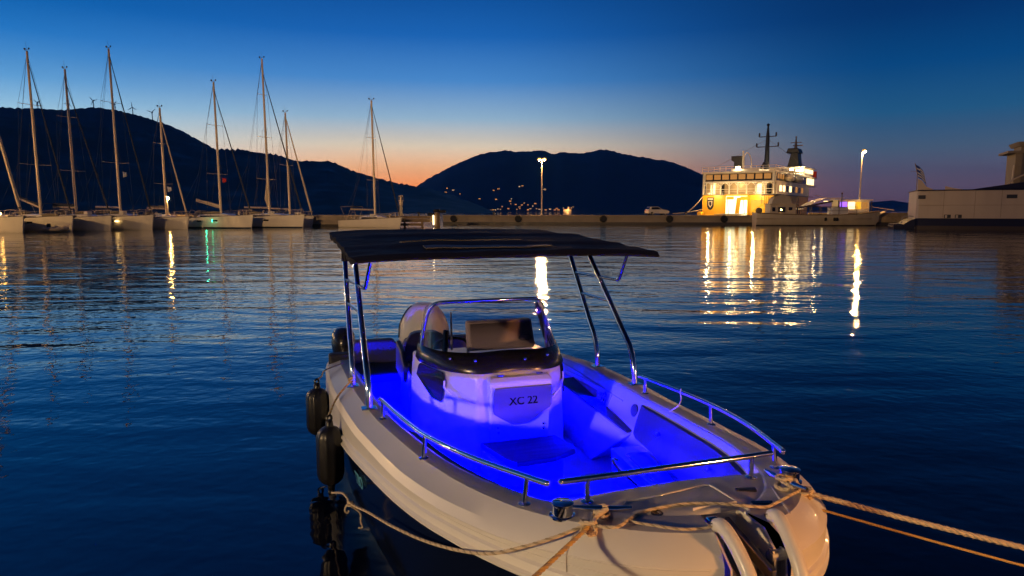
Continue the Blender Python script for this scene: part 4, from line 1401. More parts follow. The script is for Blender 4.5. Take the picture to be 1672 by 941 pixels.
def lettering(name, body, size, m, parent, origin, xdir, ydir, depth=0.002):
    me = text_mesh(body, size, depth)
    me.name = name
    x, y = V(xdir).normalized(), V(ydir).normalized()
    z = x.cross(y).normalized()
    y = z.cross(x)
    mt_ = Matrix((x, y, z)).transposed().to_4x4()
    mt_.translation = V(origin)
    me.transform(mt_)
    me.materials.clear()
    me.materials.append(m)
    o = bpy.data.objects.new(name, me)
    COL.objects.link(o)
    o.parent = parent
    return o


# interior liner, floor, foredeck
inner = LV[0]
inner_sw = [(-p.y, p.x, p.z) for p in inner]
SF = 2.27
ZF = .35
stb = [p for p in inner_sw if p[1] < -1e-6 and -2.92 < p[0] < SF]
stb_end = SF
w_end = None
for p, q_ in zip(inner_sw, inner_sw[1:]):
    if p[0] <= SF <= q_[0]:
        tt = (SF - p[0]) / (q_[0] - p[0])
        w_end = p[1] + (q_[1] - p[1]) * tt
stb.append((SF, w_end, zr(SF)))
path = stb + [(SF + .01, w_end * .6, zr(SF) + .01), (SF + .015, w_end * .2, zr(SF) + .015), (SF + .015, -w_end * .2, zr(SF) + .015), (SF + .01, -w_end * .6, zr(SF) + .01)] + [(s_, -w_, z) for s_, w_, z in reversed(stb)]
stern_z = zr(-2.92)


def ring_in(inset, zfun):
    out = []
    n = len(path)
    for i, (s_, w_, z) in enumerate(path):
        k = max(0, 1 - inset / max(abs(w_), .3)) if abs(w_) > .35 else 1
        ss = s_ - (inset if s_ > SF - .02 else 0)
        out.append(b3(ss, w_ * k, zfun(s_, z)))
    return out


R0, R1, R2, R3 = ring_in(0, lambda s_, z: z - .004), ring_in(.030, lambda s_, z: z - .022), ring_in(.075, lambda s_, z: z - .14), ring_in(.17, lambda s_, z: ZF)
mb = MB().loft([R0, R1, R2, R3], closed=False)
n = len(R0)
mb.build('cockpit_liner', M['gelin'], boat, smooth=40)
MB().add(R3, [tuple(range(n))]).build('cockpit_floor', mat('cockpit_sole', (0.34, 0.34, 0.36), 0.45, var=0.10, vscale=5, bump=0.0008, bscale=300), boat, smooth=0)
# transom wall inside
MB().prism([b3(-2.92, -1.05, ZF), b3(-2.92, 1.05, ZF), b3(-2.92, 1.05, stern_z), b3(-2.92, -1.05, stern_z)], (0, .12, 0)).build('transom', M['gelin'], boat, smooth=0)

# foredeck, with the anchor well cut into its nose
fd = [p for p in inner_sw if p[1] <= 1e-6 and p[0] > SF - .001]
fd = [(SF, w_end, zr(SF))] + fd
mb = MB()
rl, rc, rr_ = [], [], []
for s_, w_, z in fd:
    ws = [w_, w_ * .72, w_ * .4, min(w_ * .15, -1e-4)]
    row = []
    for q_ in ws + [-x for x in reversed(ws)]:
        row.append(b3(s_, q_, z + .022 * (1 - (q_ / (w_ - 1e-6)) ** 2) if abs(w_) > 1e-4 else z))
    rl.append(row)
mb.loft(rl, closed=False)
mb.build('foredeck', M['deck'], boat, smooth=40)
sN = 2.665
# well walls and floor
wb = MB()
wb.add([b3(sN, -NOTCH, .80), b3(sN, NOTCH, .80), b3(sN, NOTCH, 1.155), b3(sN, -NOTCH, 1.155)], [(0, 1, 2, 3)])
for sg in (-1, 1):
    wb.prism([b3(sN, sg * NOTCH, .78), b3(2.955, sg * NOTCH, .78), b3(2.93, sg * NOTCH, 1.03), b3(2.83, sg * NOTCH, 1.115), b3(sN, sg * NOTCH, 1.125)], (sg * .01, 0, 0))
wb.add([b3(sN, -NOTCH, 1.0), b3(sN, NOTCH, 1.0), b3(2.97, NOTCH, .84), b3(2.97, -NOTCH, .84)], [(0, 1, 2, 3)])
wb.build('anchor_well', M['gel'], boat, smooth=0)
# stainless anchor lying in the well
an = MB()
an.prism([b3(2.74, -.01, 1.06), b3(2.84, -.075, 1.03), b3(2.99, -.07, .93), b3(3.06, 0, .84), b3(2.99, .07, .93), b3(2.84, .085, 1.03)], (0, 0, .012))
anc = an.build('anchor', M['steel2'], boat, smooth=0, bevel=.006)
MB().bar(b3(2.71, .02, 1.10), b3(3.0, .02, 1.02), .022, .05).build('anchor_shank', M['steel2'], anc, smooth=0, bevel=.005)
MB().lathe(b3(2.73, -.06, 1.11), [(.014, -.03), (.03, -.02), (.03, .02), (.014, .03)], 10, axis=(1, 0, 0)).build('shackle', M['chrome'], anc)
mb = MB()
for x in (.055, .105):
    pts = [(2.93, .80), (2.915, 1.06), (2.925, 1.085), (2.95, 1.085), (2.96, 1.06), (2.985, .80)]
    mb.prism([b3(s_, x, z) for s_, z in pts], (.008, 0, 0))
mb.tube([b3(2.938, .05, 1.06), b3(2.938, .118, 1.06)], .022, 12)
mb.build('anchor_roller', M['grey'], boat, smooth=30)
# the two white guard tubes at the nose
for sg in (-1, 1):
    gx = .148 if sg > 0 else .104
    pts = spline([b3(2.81, sg * gx, 1.145), b3(2.86, sg * gx, 1.165), b3(2.94, sg * gx * .93, 1.115), b3(3.02, sg * gx * .86, 1.02), b3(3.07, sg * gx * .82, .88), b3(3.09, sg * gx * .82, .70)], 6)
    MB().tube(pts, [.016, .023] + [.0275] * (len(pts) - 2), 14).build('bow_guard', M['gel'], boat, smooth=60)
    MB().tube([b3(2.83, sg * gx - .035, 1.165), b3(2.83, sg * gx + .035, 1.165)], .006, 8).build('guard_pin', M['chrome'], boat)
# foredeck lid: raised seam, hinges, drain, panel joints in the nose
def deck_pt(u, v, lift=.0):
    p = bp_(u, v, z=1.10)
    for _ in range(6):
        k = zr(p.x) + .022 * max(0, 1 - (p.y / max(.12, interp([(2.2, .57), (2.5, .40), (2.68, .22), (2.8, .05)], p.x))) ** 2) + lift
        p = bp_(u, v, z=k)
    return b3(p.x, p.y, p.z)


MB().tube(spline([deck_pt(1021, 823, .004), deck_pt(1026, 819, .004), deck_pt(1080, 809, .004), deck_pt(1140, 795, .004), deck_pt(1154, 793, .004), deck_pt(1163, 795, .004), deck_pt(1190, 812, .004), deck_pt(1222, 832, .004), deck_pt(1216, 838, .004)], 6), .006, 6).build('hatch_seam', M['gel'], boat)
for (u, v) in ((1218, 800), (1245, 822)):
    p = deck_pt(u, v, .006)
    MB().obox(p, (.045, -.012, 0), (.006, .014, 0), (0, 0, .006)).build('hatch_hinge', M['black'], boat, smooth=0, bevel=.003)
p = deck_pt(1073, 838, .002)
MB().lathe(p, [(.026, -.002), (.026, .003), (.018, .004), (.012, .001)], 14).build('deck_drain', M['black'], boat)
MB().tube([deck_pt(1245, 775, .003), deck_pt(1262, 800, .003), deck_pt(1290, 838, .003)], .004, 5).build('deck_joint', M['gel'], boat)

# moulded joints in the nose of the topsides
for wj in (-.62, .62):
    i_ = min(range(NF), key=lambda k: abs(LV[4][k].x - wj) + (0 if -LV[4][k].y > 1.8 else 9))
    pts = [LV[k][i_] + (LV[k][i_] - V((0, -1.8, LV[k][i_].z))).normalized() * .0015 for k in range(3, 7)]
    MB().tube(spline(pts, 3), .0022, 5).build('hull_joint', M['deck'], hull)
for k_ in (4, 5):
    i0 = min(range(NF // 2), key=lambda k: abs(-LV[5][k].y - 1.9))
    pts = [LV[5][k] + (LV[6][k] - LV[5][k]) * (.1 if k_ == 4 else .55) + V((0, 0, 0)) for k in range(i0, NF // 2 - 3)]
    pts = [p + (p - V((0, -1.2, p.z))).normalized() * .001 for p in pts]
    MB().tube(pts, .0028, 5).build('hull_joint', M['gel'], hull)

# rails
def rail(name, pts, posts, r=.0135):
    o = MB().tube(spline(pts, 6), r, 10).ball(V(pts[0]), r * 1.05, 5).ball(V(pts[-1]), r * 1.05, 5).build(name, M['chrome'], boat)
    for a, b in posts:
        pm = MB().tube([a, b], r * .9, 10).lathe(V(a) - V((0, 0, .002)), [(.028, 0), (.028, .006), (.016, .012)], 14)
        pm.build('post', M['chrome'], o)
    return o


for sg in (-1, 1):
    rail('bow_rail', [b3(.17, sg * 1.043, 1.016), b3(.28, sg * 1.035, 1.03), b3(.8, sg * .995, 1.068), b3(1.294, sg * .935, 1.105), b3(1.8, sg * .815, 1.148), b3(2.221, sg * .660, 1.185), b3(2.34, sg * .612, 1.196)],
         [(b3(.284, sg * 1.037, .903), b3(.284, sg * 1.035, 1.03)), (b3(1.294, sg * .944, .97), b3(1.294, sg * .935, 1.105)), (b3(2.221, sg * .672, 1.06), b3(2.221, sg * .660, 1.185))])
rail('cockpit_rail', [b3(2.335, -.545, 1.192), b3(2.345, -.3, 1.195), b3(2.348, 0, 1.197), b3(2.345, .3, 1.195), b3(2.335, .545, 1.192)],
     [(b3(2.347, -.426, 1.09), b3(2.345, -.426, 1.194)), (b3(2.347, .426, 1.09), b3(2.345, .426, 1.194))])
# bow fittings: pop-up lights (short polished drums) and cleats
for sg in (-1, 1):
    b0 = b3(2.43, sg * .578, zr(2.43) - .004)
    MB().lathe(b0, [(.056, 0), (.056, .006), (.044, .010), (.044, .050), (.047, .054), (.047, .060), (.040, .064)], 24).build('deck_drum', M['chrome'], boat, smooth=30)
CLEAT = {}
for sg in (-1, 1):
    c0 = b3(2.545, sg * .452, zr(2.545) + .004)
    d = V((-.80 * sg, -.6, 0)) if sg < 0 else V((-.25, -.97, 0))
    d = V((.78, -.30, 0)).normalized() if sg < 0 else V((.1, -1, 0)).normalized()
    CLEAT[sg] = c0
    mb = MB()
    for q_ in (-.035, .035):
        mb.tube([c0 + d * q_, c0 + d * q_ + V((0, 0, .035))], .011, 8)
    mb.tube([c0 + d * -.12 + V((0, 0, .046)), c0 + d * -.06 + V((0, 0, .040)), c0 + d * .06 + V((0, 0, .040)), c0 + d * .12 + V((0, 0, .046))], [.007, .013, .013, .007], 10)
    mb.build('cleat', M['chrome'], boat)

# canopy poles
for sg in (-1, 1):
    fo = spline([b3(0, sg * 1.10, .905), b3(-.03, sg * 1.10, 1.06), b3(-.10, sg * 1.103, 1.20), b3(-.24, sg * 1.102, 1.33), b3(-.94, sg * 1.09, 1.955)], 6)
    fp = MB().tube(fo, .0235, 12).build('canopy_pole', M['chrome'], boat)
    MB().obox(b3(0, sg * 1.10, .908), (.055, 0, 0), (0, .045, 0), (0, 0, .006)).build('foot_plate', M['chrome'], fp, smooth=0, bevel=.004)
    ao = spline([b3(-.81, sg * 1.145, .875), b3(-.83, sg * 1.145, 1.02), b3(-.90, sg * 1.143, 1.18), b3(-1.02, sg * 1.142, 1.32), b3(-1.50, sg * 1.13, 1.945)], 6)
    ap = MB().tube(ao, .0235, 12).build('canopy_pole', M['chrome'], boat)
    MB().obox(b3(-.81, sg * 1.145, .878), (.05, 0, 0), (0, .055, 0), (0, 0, .006)).build('foot_plate', M['chrome'], ap, smooth=0, bevel=.004)
    MB().tube([b3(-1.335, sg * 1.134, 1.735), b3(-.70, sg * 1.093, 1.748)] + spline([b3(-.36, sg * 1.08, 1.755), b3(-.29, sg * 1.077, 1.765), b3(-.25, sg * 1.074, 1.80), b3(-.10, sg * 1.053, 1.985)], 5), .0135, 10).build('canopy_brace', M['chrome'], boat)
    MB().tube([b3(-1.19, sg * 1.138, 1.54), b3(-.48, sg * 1.098, 1.548)], .0135, 10).build('canopy_rung', M['chrome'], boat)

# canopy
def canopy_z(s_, w_):
    f = (s_ + 2.42) / 2.56
    z = 2.142 - .105 * f ** 1.6
    e = abs(w_) / 1.2
    z -= .018 * e ** 3
    z += .004 * math.sin(s_ * 7 + w_ * 2.9) * (1 - .4 * e) + .012 * noise.noise(V((s_ * 4, w_ * 3, 2)))
    for sb in (-2.35, -1.45, -.55, .1):
        z += .018 * math.exp(-((s_ - sb) / .10) ** 2)
    return z


mb = MB()
rings = []
nw = 24
for k in range(33):
    s_ = -2.42 + 2.62 * k / 32
    endf = min(1, min(k, 32 - k) / 1.5 + .25)
    top, bot = [], []
    wmax = 1.215 * (1 - .035 * (1 - endf)) + .012 * noise.noise(V((s_ * 3, 7, 0)))
    th = .042 * endf + .012
    for j in range(nw + 1):
        w_ = -wmax + 2 * wmax * j / nw
        e = abs(w_) / wmax
        sag = .010 * max(0, (e - .9) / .1) ** 2
        top.append(b3(s_, w_, canopy_z(s_, w_) - sag * .5 - .02 * (1 - endf)))
        bot.append(b3(s_, w_ * .992, canopy_z(s_, w_) - th - sag * (.5 + .5 * noise.noise(V((s_ * 7, j * .3, 4))))))
    rings.append(top + bot[::-1])
mb.loft(rings, True, (True, True))
can = mb.build('canopy', M['canvas'], boat, smooth=60)
for s0 in (-.26, -.68):
    rg = []
    for j in range(13):
        w_ = -.74 + 1.04 * j / 12 + (.0 if s0 < -.5 else .12)
        rg.append([b3(s0 - .065, w_ , canopy_z(s0 - .065, w_) + .006), b3(s0 + .065, w_, canopy_z(s0 + .065, w_) + .006), b3(s0 + .065, w_, canopy_z(s0 + .065, w_) + .014), b3(s0 - .065, w_, canopy_z(s0 - .065, w_) + .014)])
    MB().loft(rg, True).build('clear_panel', mat('clear_vinyl_panel', (.045, .048, .055), .6, spec=.3), can, smooth=30)
mb = MB()
for s_ in (.08, -.86, -1.5, -2.3):
    mb.tube([b3(s_, -1.13 + 2.26 * j / 10, canopy_z(s_, -1.13 + 2.26 * j / 10) - .030) for j in range(11)], .014, 8)
for sg in (-1, 1):
    mb.tube([b3(.08 - 2.38 * j / 10, sg * 1.12, canopy_z(.08 - 2.38 * j / 10, sg * 1.12) - .030) for j in range(11)], .016, 8)
mb.build('canopy_frame', M['black'], boat)
for k in range(3):
    MB().tube([b3(-.52 - k * .28, -1.17, 2.03), b3(-.5 - k * .28, -1.175, 1.96 - .02 * k)], .018, 6).build('canopy_strap', M['canvas'], can)

# console
plan = [(.08, -.29), (.08, .29), (-.13, .47), (-.5, .595), (-1.0, .60), (-1.0, -.60), (-.5, -.595), (-.13, -.47)]


def plan_ring(k, z, ds=0.0):
    return [b3(s_ * 1 + ds, w_ * k, z) for s_, w_ in plan]


con = MB().loft([plan_ring(1.06, ZF, .03), plan_ring(1.045, .62, .02), plan_ring(1.03, .88, .01), [b3(s_, w_, {.08: 1.095, -.13: 1.085, -.5: 1.075, -1.0: 1.06}[s_]) for s_, w_ in plan], [b3(s_ - .085, w_ * .972, {.08: 1.160, -.13: 1.145, -.5: 1.115, -1.0: 1.09}[s_]) for s_, w_ in plan]]).build('console', M['congel'], boat, smooth=25, bevel=.022, segs=3)
# angular side windows
for sg in (-1, 1):
    A = b3(-.50, sg * .604, 1.10)
    q1 = [(-.58, .612, 1.075), (-.50, .615, 1.105), (-.17, .500, 1.09), (-.14, .495, 1.02), (-.17, .515, .85), (-.30, .565, .86), (-.62, .625, .985)]
    MB().prism([b3(s_, sg * w_, z) for s_, w_, z in q1], (sg * .012, -.004, 0)).build('console_window', M['ywin'], con, smooth=0, bevel=.004)
    mb = MB().tube([b3(-.14, sg * .50, 1.03), b3(-.14, sg * .505, .98), b3(-.06, sg * .445, .92), b3(.05, sg * .34, .885), b3(.085, sg * .28, .88)], .008, 6)
    mb.build('trim_line', M['gel'], con)
# front locker with its shield-shaped pad
L0, L1 = -.215, .285
lk = MB().loft([[b3(.06, L0, .575), b3(.06, L1, .575), b3(.125, L1 - .01, .575), b3(.125, L0 + .01, .575)],
                [b3(.06, L0, 1.00), b3(.06, L1, 1.00), b3(.165, L1, 1.00), b3(.165, L0, 1.00)],
                [b3(.06, L0 - .005, 1.06), b3(.06, L1 + .005, 1.06), b3(.16, L1 + .003, 1.055), b3(.16, L0 - .003, 1.055)],
                [b3(.05, L0 + .005, 1.095), b3(.05, L1 - .005, 1.095), b3(.12, L1 - .01, 1.085), b3(.12, L0 + .01, 1.085)]]).build('console_locker', M['congel'], boat, smooth=25, bevel=.012)
def lf(w_, z):
    return b3(.168 - max(0, (1.0 - z)) * .095 + .004, w_, z)


pad = [(-.185, 1.02), (.275, 1.02), (.282, .99), (.282, .86), (.268, .835), (.19, .79), (.12, .735), (.085, .72), (-.01, .715), (-.045, .725), (-.12, .77), (-.185, .815), (-.195, .84), (-.195, .99)]
pdo = MB().prism([lf(w_, z) for w_, z in pad], (0, -.012, 0)).build('locker_pad', mat('slate_pad', (.075, .070, .075), .5, var=.08), lk, smooth=0, bevel=.008)
lettering('model_lettering', 'XC 22', .086, mat('lettering_black', (.002, .002, .002), .6, spec=.1), pdo, lf(.045, .908) + V((0, -.0145, 0)), (1, 0, 0), (0, .085, 1))
for x in (-.12, .20):
    MB().obox(b3(.10, x, 1.097), (.028, 0, 0), (0, .014, 0), (0, 0, .007)).build('locker_latch', M['chrome'], lk, smooth=0, bevel=.004)
for x, z in ((-.15, .70), (-.145, .66), (.22, .70), (.222, .66)):
    MB().lathe(lf(x, z) + V((0, .004, 0)), [(.008, 0), (.008, .008), (.004, .010)], 10, axis=(0, -1, .1)).build('screw', M['black'], lk)
# forward seat in front of the console
MB().loft([[b3(.02, -.29, ZF), b3(.02, .31, ZF), b3(.47, .26, ZF), b3(.47, -.24, ZF)], [b3(.02, -.28, .545), b3(.02, .31, .545), b3(.45, .27, .545), b3(.45, -.25, .545)]]).build('seat_base', M['gelin'], boat, smooth=0, bevel=.02)
MB().prism([b3(s_, w_, .548) for s_, w_ in ((.11, -.285), (.11, .33), (.36, .375), (.46, .36), (.57, .16), (.59, -.15), (.50, -.20))], (0, 0, .042)).build('forward_seat_pad', M['wood'], boat, smooth=0, bevel=.012)
# windshield
base_c = [(-.78, -.60, 1.105), (-.5, -.600, 1.110), (-.135, -.485, 1.118), (.078, -.28, 1.128), (.092, 0, 1.140), (.078, .28, 1.128), (-.135, .485, 1.118), (-.5, .600, 1.110), (-.78, .60, 1.105)]
top_c = [(-.86, -.515, 1.50), (-.72, -.505, 1.555), (-.60, -.455, 1.578), (-.53, -.24, 1.585), (-.51, 0, 1.588), (-.53, .24, 1.585), (-.60, .455, 1.578), (-.72, .505, 1.555), (-.86, .515, 1.50)]
bc, tcv = spline(base_c, 6), spline(top_c, 6)


def ws(f, off=0.0):
    out = []
    for p, q_ in zip(bc, tcv):
        r = p + (q_ - p) * f
        rad = V((r.x + .75, r.y, 0))
        rad = rad.normalized() * off if rad.length > 0 else rad
        out.append(b3(r.x + rad.x, r.y + rad.y, r.z))
    return out


wsh = MB().loft([ws(0), ws(.3), ws(.6), ws(1)], closed=False).build('windshield', M['glass'], boat, smooth=60)
band = [ws(0.0, .004), ws(0.0, .008), ws(.22, .008), ws(.22, .004)]
nb = len(band[0])
b_lo = [(p if True else p) for p in band[1]]
MB().loft([ws(-.01, .012), ws(.12, .010), ws(.27, .008)], closed=False).build('windshield_band', M['black'], wsh, smooth=60).modifiers.new('thick', 'SOLIDIFY').thickness = .006
tp = ws(1)
legL = [b3(-.70, -.575, 1.10), b3(-.70, -.570, 1.20), b3(-.685, -.545, 1.38), b3(-.665, -.515, 1.50), b3(-.63, -.475, 1.565)]
legR = [b3(-.70, .575, 1.10), b3(-.70, .570, 1.20), b3(-.685, .545, 1.38), b3(-.665, .515, 1.50), b3(-.63, .475, 1.565)]
ntop = len(tp)
arch = spline(legL + [b3(-.575, -.40, 1.590), b3(-.53, -.2, 1.597), b3(-.515, 0, 1.60), b3(-.53, .2, 1.597), b3(-.575, .40, 1.590)] + legR[::-1], 5)
MB().tube(arch, .0155, 12).build('windshield_frame', M['chrome'], wsh)
for x, s_ in ((-.30, .005), (0.10, .062), (.33, -.03), (-.47, -.13)):
    f = .09
    MB().lathe(b3(s_ - .01, x * .97, 1.205), [(.012, -.004), (.012, .012), (.006, .016)], 12, axis=(0, -1, .35)).build('bolt', M['chrome'], wsh)
# plotter cover, throttle, aerial, wheel on the dash
MB().loft([[b3(-.66, -.14, z_) if False else b3(s0, w0, z_) for s0, w0 in ((-.80, -.155), (-.80, .455), (-.68, .455), (-.68, -.155))] for z_ in (1.13, 1.18)] +
          [[b3(s0, w0, z_) for s0, w0 in ((-.86, -.15), (-.86, .45), (-.75, .45), (-.75, -.15))] for z_ in (1.36, 1.38)]).build('plotter_cover', M['tan'], boat, smooth=25, bevel=.03, segs=4)
MB().tube([b3(-.69 + .0, .33, 1.20), b3(-.685, .40, 1.205), b3(-.69, .43, 1.225), b3(-.70, .40, 1.25), b3(-.70, .33, 1.25), b3(-.69, .305, 1.225), b3(-.69, .33, 1.20)], .004, 6).build('cover_mark', M['grey'], boat)
MB().tube([b3(-.86, -.27, 1.12), b3(-.86, -.275, 1.46)], [.012, .007], 8).build('aerial', M['flagw'], boat)
MB().bar(b3(-.88, -.33, 1.10), b3(-.86, -.32, 1.30), .035, .05).build('throttle', M['black'], boat, smooth=0, bevel=.01)
whl = [b3(-1.02 + .12 * math.sin(a), -.25 + .17 * math.cos(a), 1.10 + .12 * math.sin(a)) for a in [2 * math.pi * k / 24 for k in range(25)]]
MB().tube(whl, .014, 8).build('steering_wheel', M['black'], boat)

for P in ([(.72, -.30), (.72, .30), (1.45, .30), (1.45, -.30)],):
    q_ = [b3(s_, w_, ZF + .003) for s_, w_ in P]
    MB().tube(q_ + [q_[0]], .005, 5).build('floor_hatch_seam', M['grey'], boat)
MB().lathe(b3(1.38, 0, ZF + .001), [(.03, 0), (.03, .006), (.018, .008)], 14).build('hatch_ring', M['chrome'], boat)
# helm seats
MB().loft([[b3(-1.95, -.58, ZF), b3(-1.95, .58, ZF), b3(-1.42, .58, ZF), b3(-1.42, -.58, ZF)], [b3(-1.92, -.56, .78), b3(-1.92, .56, .78), b3(-1.42, .56, .78), b3(-1.42, -.56, .78)]]).build('seat_box', M['gelin'], boat, smooth=0, bevel=.03)
for sg in (-1, 1):
    wc_ = sg * .36
    st_ = MB().loft([[b3(s_, wc_ + w_, z) for s_, w_ in ((-1.85, -.20), (-1.85, .20), (-1.22, .22), (-1.22, -.22))] for z in (.79, .90)]).build('helm_seat', M['vinyl'], boat, smooth=25, bevel=.045, segs=4)
    rg = []
    for z, k, ds in ((.86, .85, 0), (.98, .92, -.02), (1.08, .84, -.06), (1.145, .62, -.09), (1.16, .4, -.095)):
        rg.append([b3(-1.62 + ds, wc_ - .22 * k, z), b3(-1.48 + ds, wc_ - .25 * k, z), b3(-1.50 + ds, wc_, z + .0), b3(-1.48 + ds, wc_ + .25 * k, z), b3(-1.62 + ds, wc_ + .22 * k, z), b3(-1.66 + ds, wc_, z)])
    MB().loft(rg).build('backrest', M['vinyl'], st_, smooth=60, bevel=.02, segs=3)
    MB().prism([b3(-1.62, wc_ + sg * .25, .80), b3(-1.20, wc_ + sg * .25, .76), b3(-1.14, wc_ + sg * .25, .92), b3(-1.30, wc_ + sg * .25, 1.04), b3(-1.60, wc_ + sg * .25, 1.10)], (sg * .05, 0, 0)).build('armrest', M['vinyl'], st_, smooth=0, bevel=.02)

# stern bench
MB().box(-1.02, 1.02, 2.15, 2.88, ZF, .56).build('bench_base', M['gelin'], boat, smooth=0, bevel=.02)
MB().box(-.62, .30, 2.138, 2.15, .44, .53).build('bench_locker_door', M['grey'], boat, smooth=0, bevel=.006)
MB().box(-1.06, 1.06, 2.06, 2.62, .56, .66).build('bench_cushion', M['vinyl2'], boat, smooth=0, bevel=.035, segs=4)
for k, (a, b, zt) in enumerate(((-1.24, -1.0, .775), (-1.0, -.475, .905), (-.475, -.425, .76), (-.425, .40, .895), (.40, .46, .76), (.46, 1.0, .905), (1.0, 1.20, .775))):
    c = .05 if zt > .8 else .0
    MB().prism([b3(-2.62, a, .62), b3(-2.62, b, .62), b3(-2.62, b, zt - .08), b3(-2.64, b - c, zt), b3(-2.64, a + c, zt), b3(-2.62, a, zt - .08)], (0, .14, 0)).build('bench_backrest', M['vinyl2'], boat, smooth=0, bevel=.025, segs=3)
MB().lathe(b3(-2.60, -.17, .83), [(.02, 0), (.02, .006)], 12, axis=(0, -1, 0)).build('snap_stud', M['chrome'], boat)
# main outboard
rg = []
for z, l0, l1, w_ in ((.30, -.05, .30, .17), (.48, -.12, .42, .27), (.62, -.18, .52, .325), (.78, -.20, .55, .33), (.92, -.17, .52, .305), (1.04, -.11, .46, .255), (1.13, -.03, .38, .19), (1.175, .05, .30, .11), (1.185, .12, .22, .04)):
    rg.append([b3(-3.38 - (l0 + (l1 - l0) * (.5 - .5 * math.cos(a))), w_ * math.sin(a) * (1 if abs(math.sin(a)) < .99 else 1), z) for a in [2 * math.pi * k / 20 for k in range(20)]])
ob = MB().loft(rg).build('outboard_motor', M['gel'], boat, smooth=60)
MB().tube(spline([b3(-3.50, -.335, .76), b3(-3.50, -.325, .90), b3(-3.50, -.29, 1.0), b3(-3.52, -.225, 1.10), b3(-3.53, -.16, 1.155)], 4), .008, 6).build('cowling_stripe', M['black'], ob)
MB().loft([[b3(-3.35 - x, y, z) for x, y in ((0, -.10), (.3, -.08), (.3, .08), (0, .10))] for z in (.34, -.5)]).build('motor_leg', M['gel'], ob, smooth=25)
MB().box(-.2, .2, 3.05, 3.42, .30, .62).build('motor_bracket', M['grey'], ob, smooth=0, bevel=.02)
# auxiliary outboard
rg = []
for z, l, w_ in ((.50, .12, .08), (.62, .20, .125), (.76, .23, .145), (.88, .20, .13), (.94, .12, .08), (.955, .05, .03)):
    rg.append([b3(-3.34 + l * math.cos(a), -1.03 + w_ * math.sin(a), z) for a in [2 * math.pi * k / 14 for k in range(14)]])
ax = MB().loft(rg).build('auxiliary_outboard', M['black'], boat, smooth=60)
MB().loft([[b3(-3.34 - x, -1.03 + y, z) for x, y in ((-.05, -.04), (.06, -.04), (.06, .04), (-.05, .04))] for z in (.55, -.3)]).build('motor_leg', M['black'], ax, smooth=0)
MB().tube([b3(-3.14, -1.0, .78), b3(-2.85, -.90, .84)], .018, 8).build('tiller', M['black'], ax)

# port side of the cockpit: moulded lounge side, recess panel with emblem, cushions, seat with hatch
MB().prism([b3(-1.0, .70, ZF), b3(.14, .625, ZF), b3(.40, .82, .625), b3(-.80, .80, .70)], (.18, 0, .02)).build('side_lounger', M['gelin'], boat, smooth=0, bevel=.02)
MB().prism([b3(-1.0, .79, .715), b3(-.80, .79, .715), b3(.40, .81, .640), b3(.40, .86, .640), b3(-1.0, .98, .72)], (0, 0, .02)).build('lounger_pad', M['vinyl'], boat, smooth=0, bevel=.008)


def liner_pt(s_, z, sg=1, off=.004):
    """a point on the inner face of the cockpit side"""
    i_w = None
    for p, q_ in zip(stb, stb[1:]):
        if p[0] <= s_ <= q_[0]:
            f = (s_ - p[0]) / (q_[0] - p[0])
            i_w = abs(p[1] + (q_[1] - p[1]) * f)
    if i_w is None:
        i_w = abs(stb[-1][1])
    zt = zr(s_)
    prof_ = [(ZF, .17), (zt - .14, .075), (zt - .022, .030), (zt, 0)]
    return b3(s_, sg * (i_w - interp(prof_, z) - off), z)


for sg in (-1, 1):
    mb = MB()
    for s0, s1, z0, z1 in ((-1.55, -.12, .60, .80),):
        P = [liner_pt(s0, z0, sg), liner_pt((s0 + s1) / 2, z0, sg), liner_pt(s1 - .10, z0 - .1, sg), liner_pt(s1, z1, sg), liner_pt((s0 + s1) / 2, z1 + .0, sg), liner_pt(s0, z1, sg)]
        mb.tube(P + [P[0]], .006, 5)
    mb.build('liner_seam', M['grey'], boat)
    mb = MB()
    mb.tube([liner_pt(-1.9 + k * .25, zr(-1.9 + k * .25) - .10, sg, .002) for k in range(9)], .007, 6)
    mb.build('liner_ridge', M['gelin'], boat)
    # recess
    mb = MB().prism([liner_pt(-1.45, .72, sg), liner_pt(-.42, .755, sg), liner_pt(-.42, .60, sg), liner_pt(-1.45, .57, sg)], (-sg * .006, 0, 0))
    mb.build('side_pocket', M['grey'], boat, smooth=0)
# round dark emblem sticker on the port side
mb = MB()
e0 = liner_pt(-.265, .715, 1, .003)
ex = (liner_pt(-.20, .715, 1, .003) - e0).normalized()
ey = (liner_pt(-.265, .78, 1, .003) - e0).normalized()
en = ex.cross(ey).normalized() * (-.003)


def blob(cx, cy, rx, ry, a=0.0, n=14):
    P = []
    for k in range(n):
        q_ = 2 * math.pi * k / n
        x, y = rx * math.cos(q_), ry * math.sin(q_)
        P.append(e0 + ex * (cx + x * math.cos(a) - y * math.sin(a)) + ey * (cy + x * math.sin(a) + y * math.cos(a)))
    mb.prism(P, en)


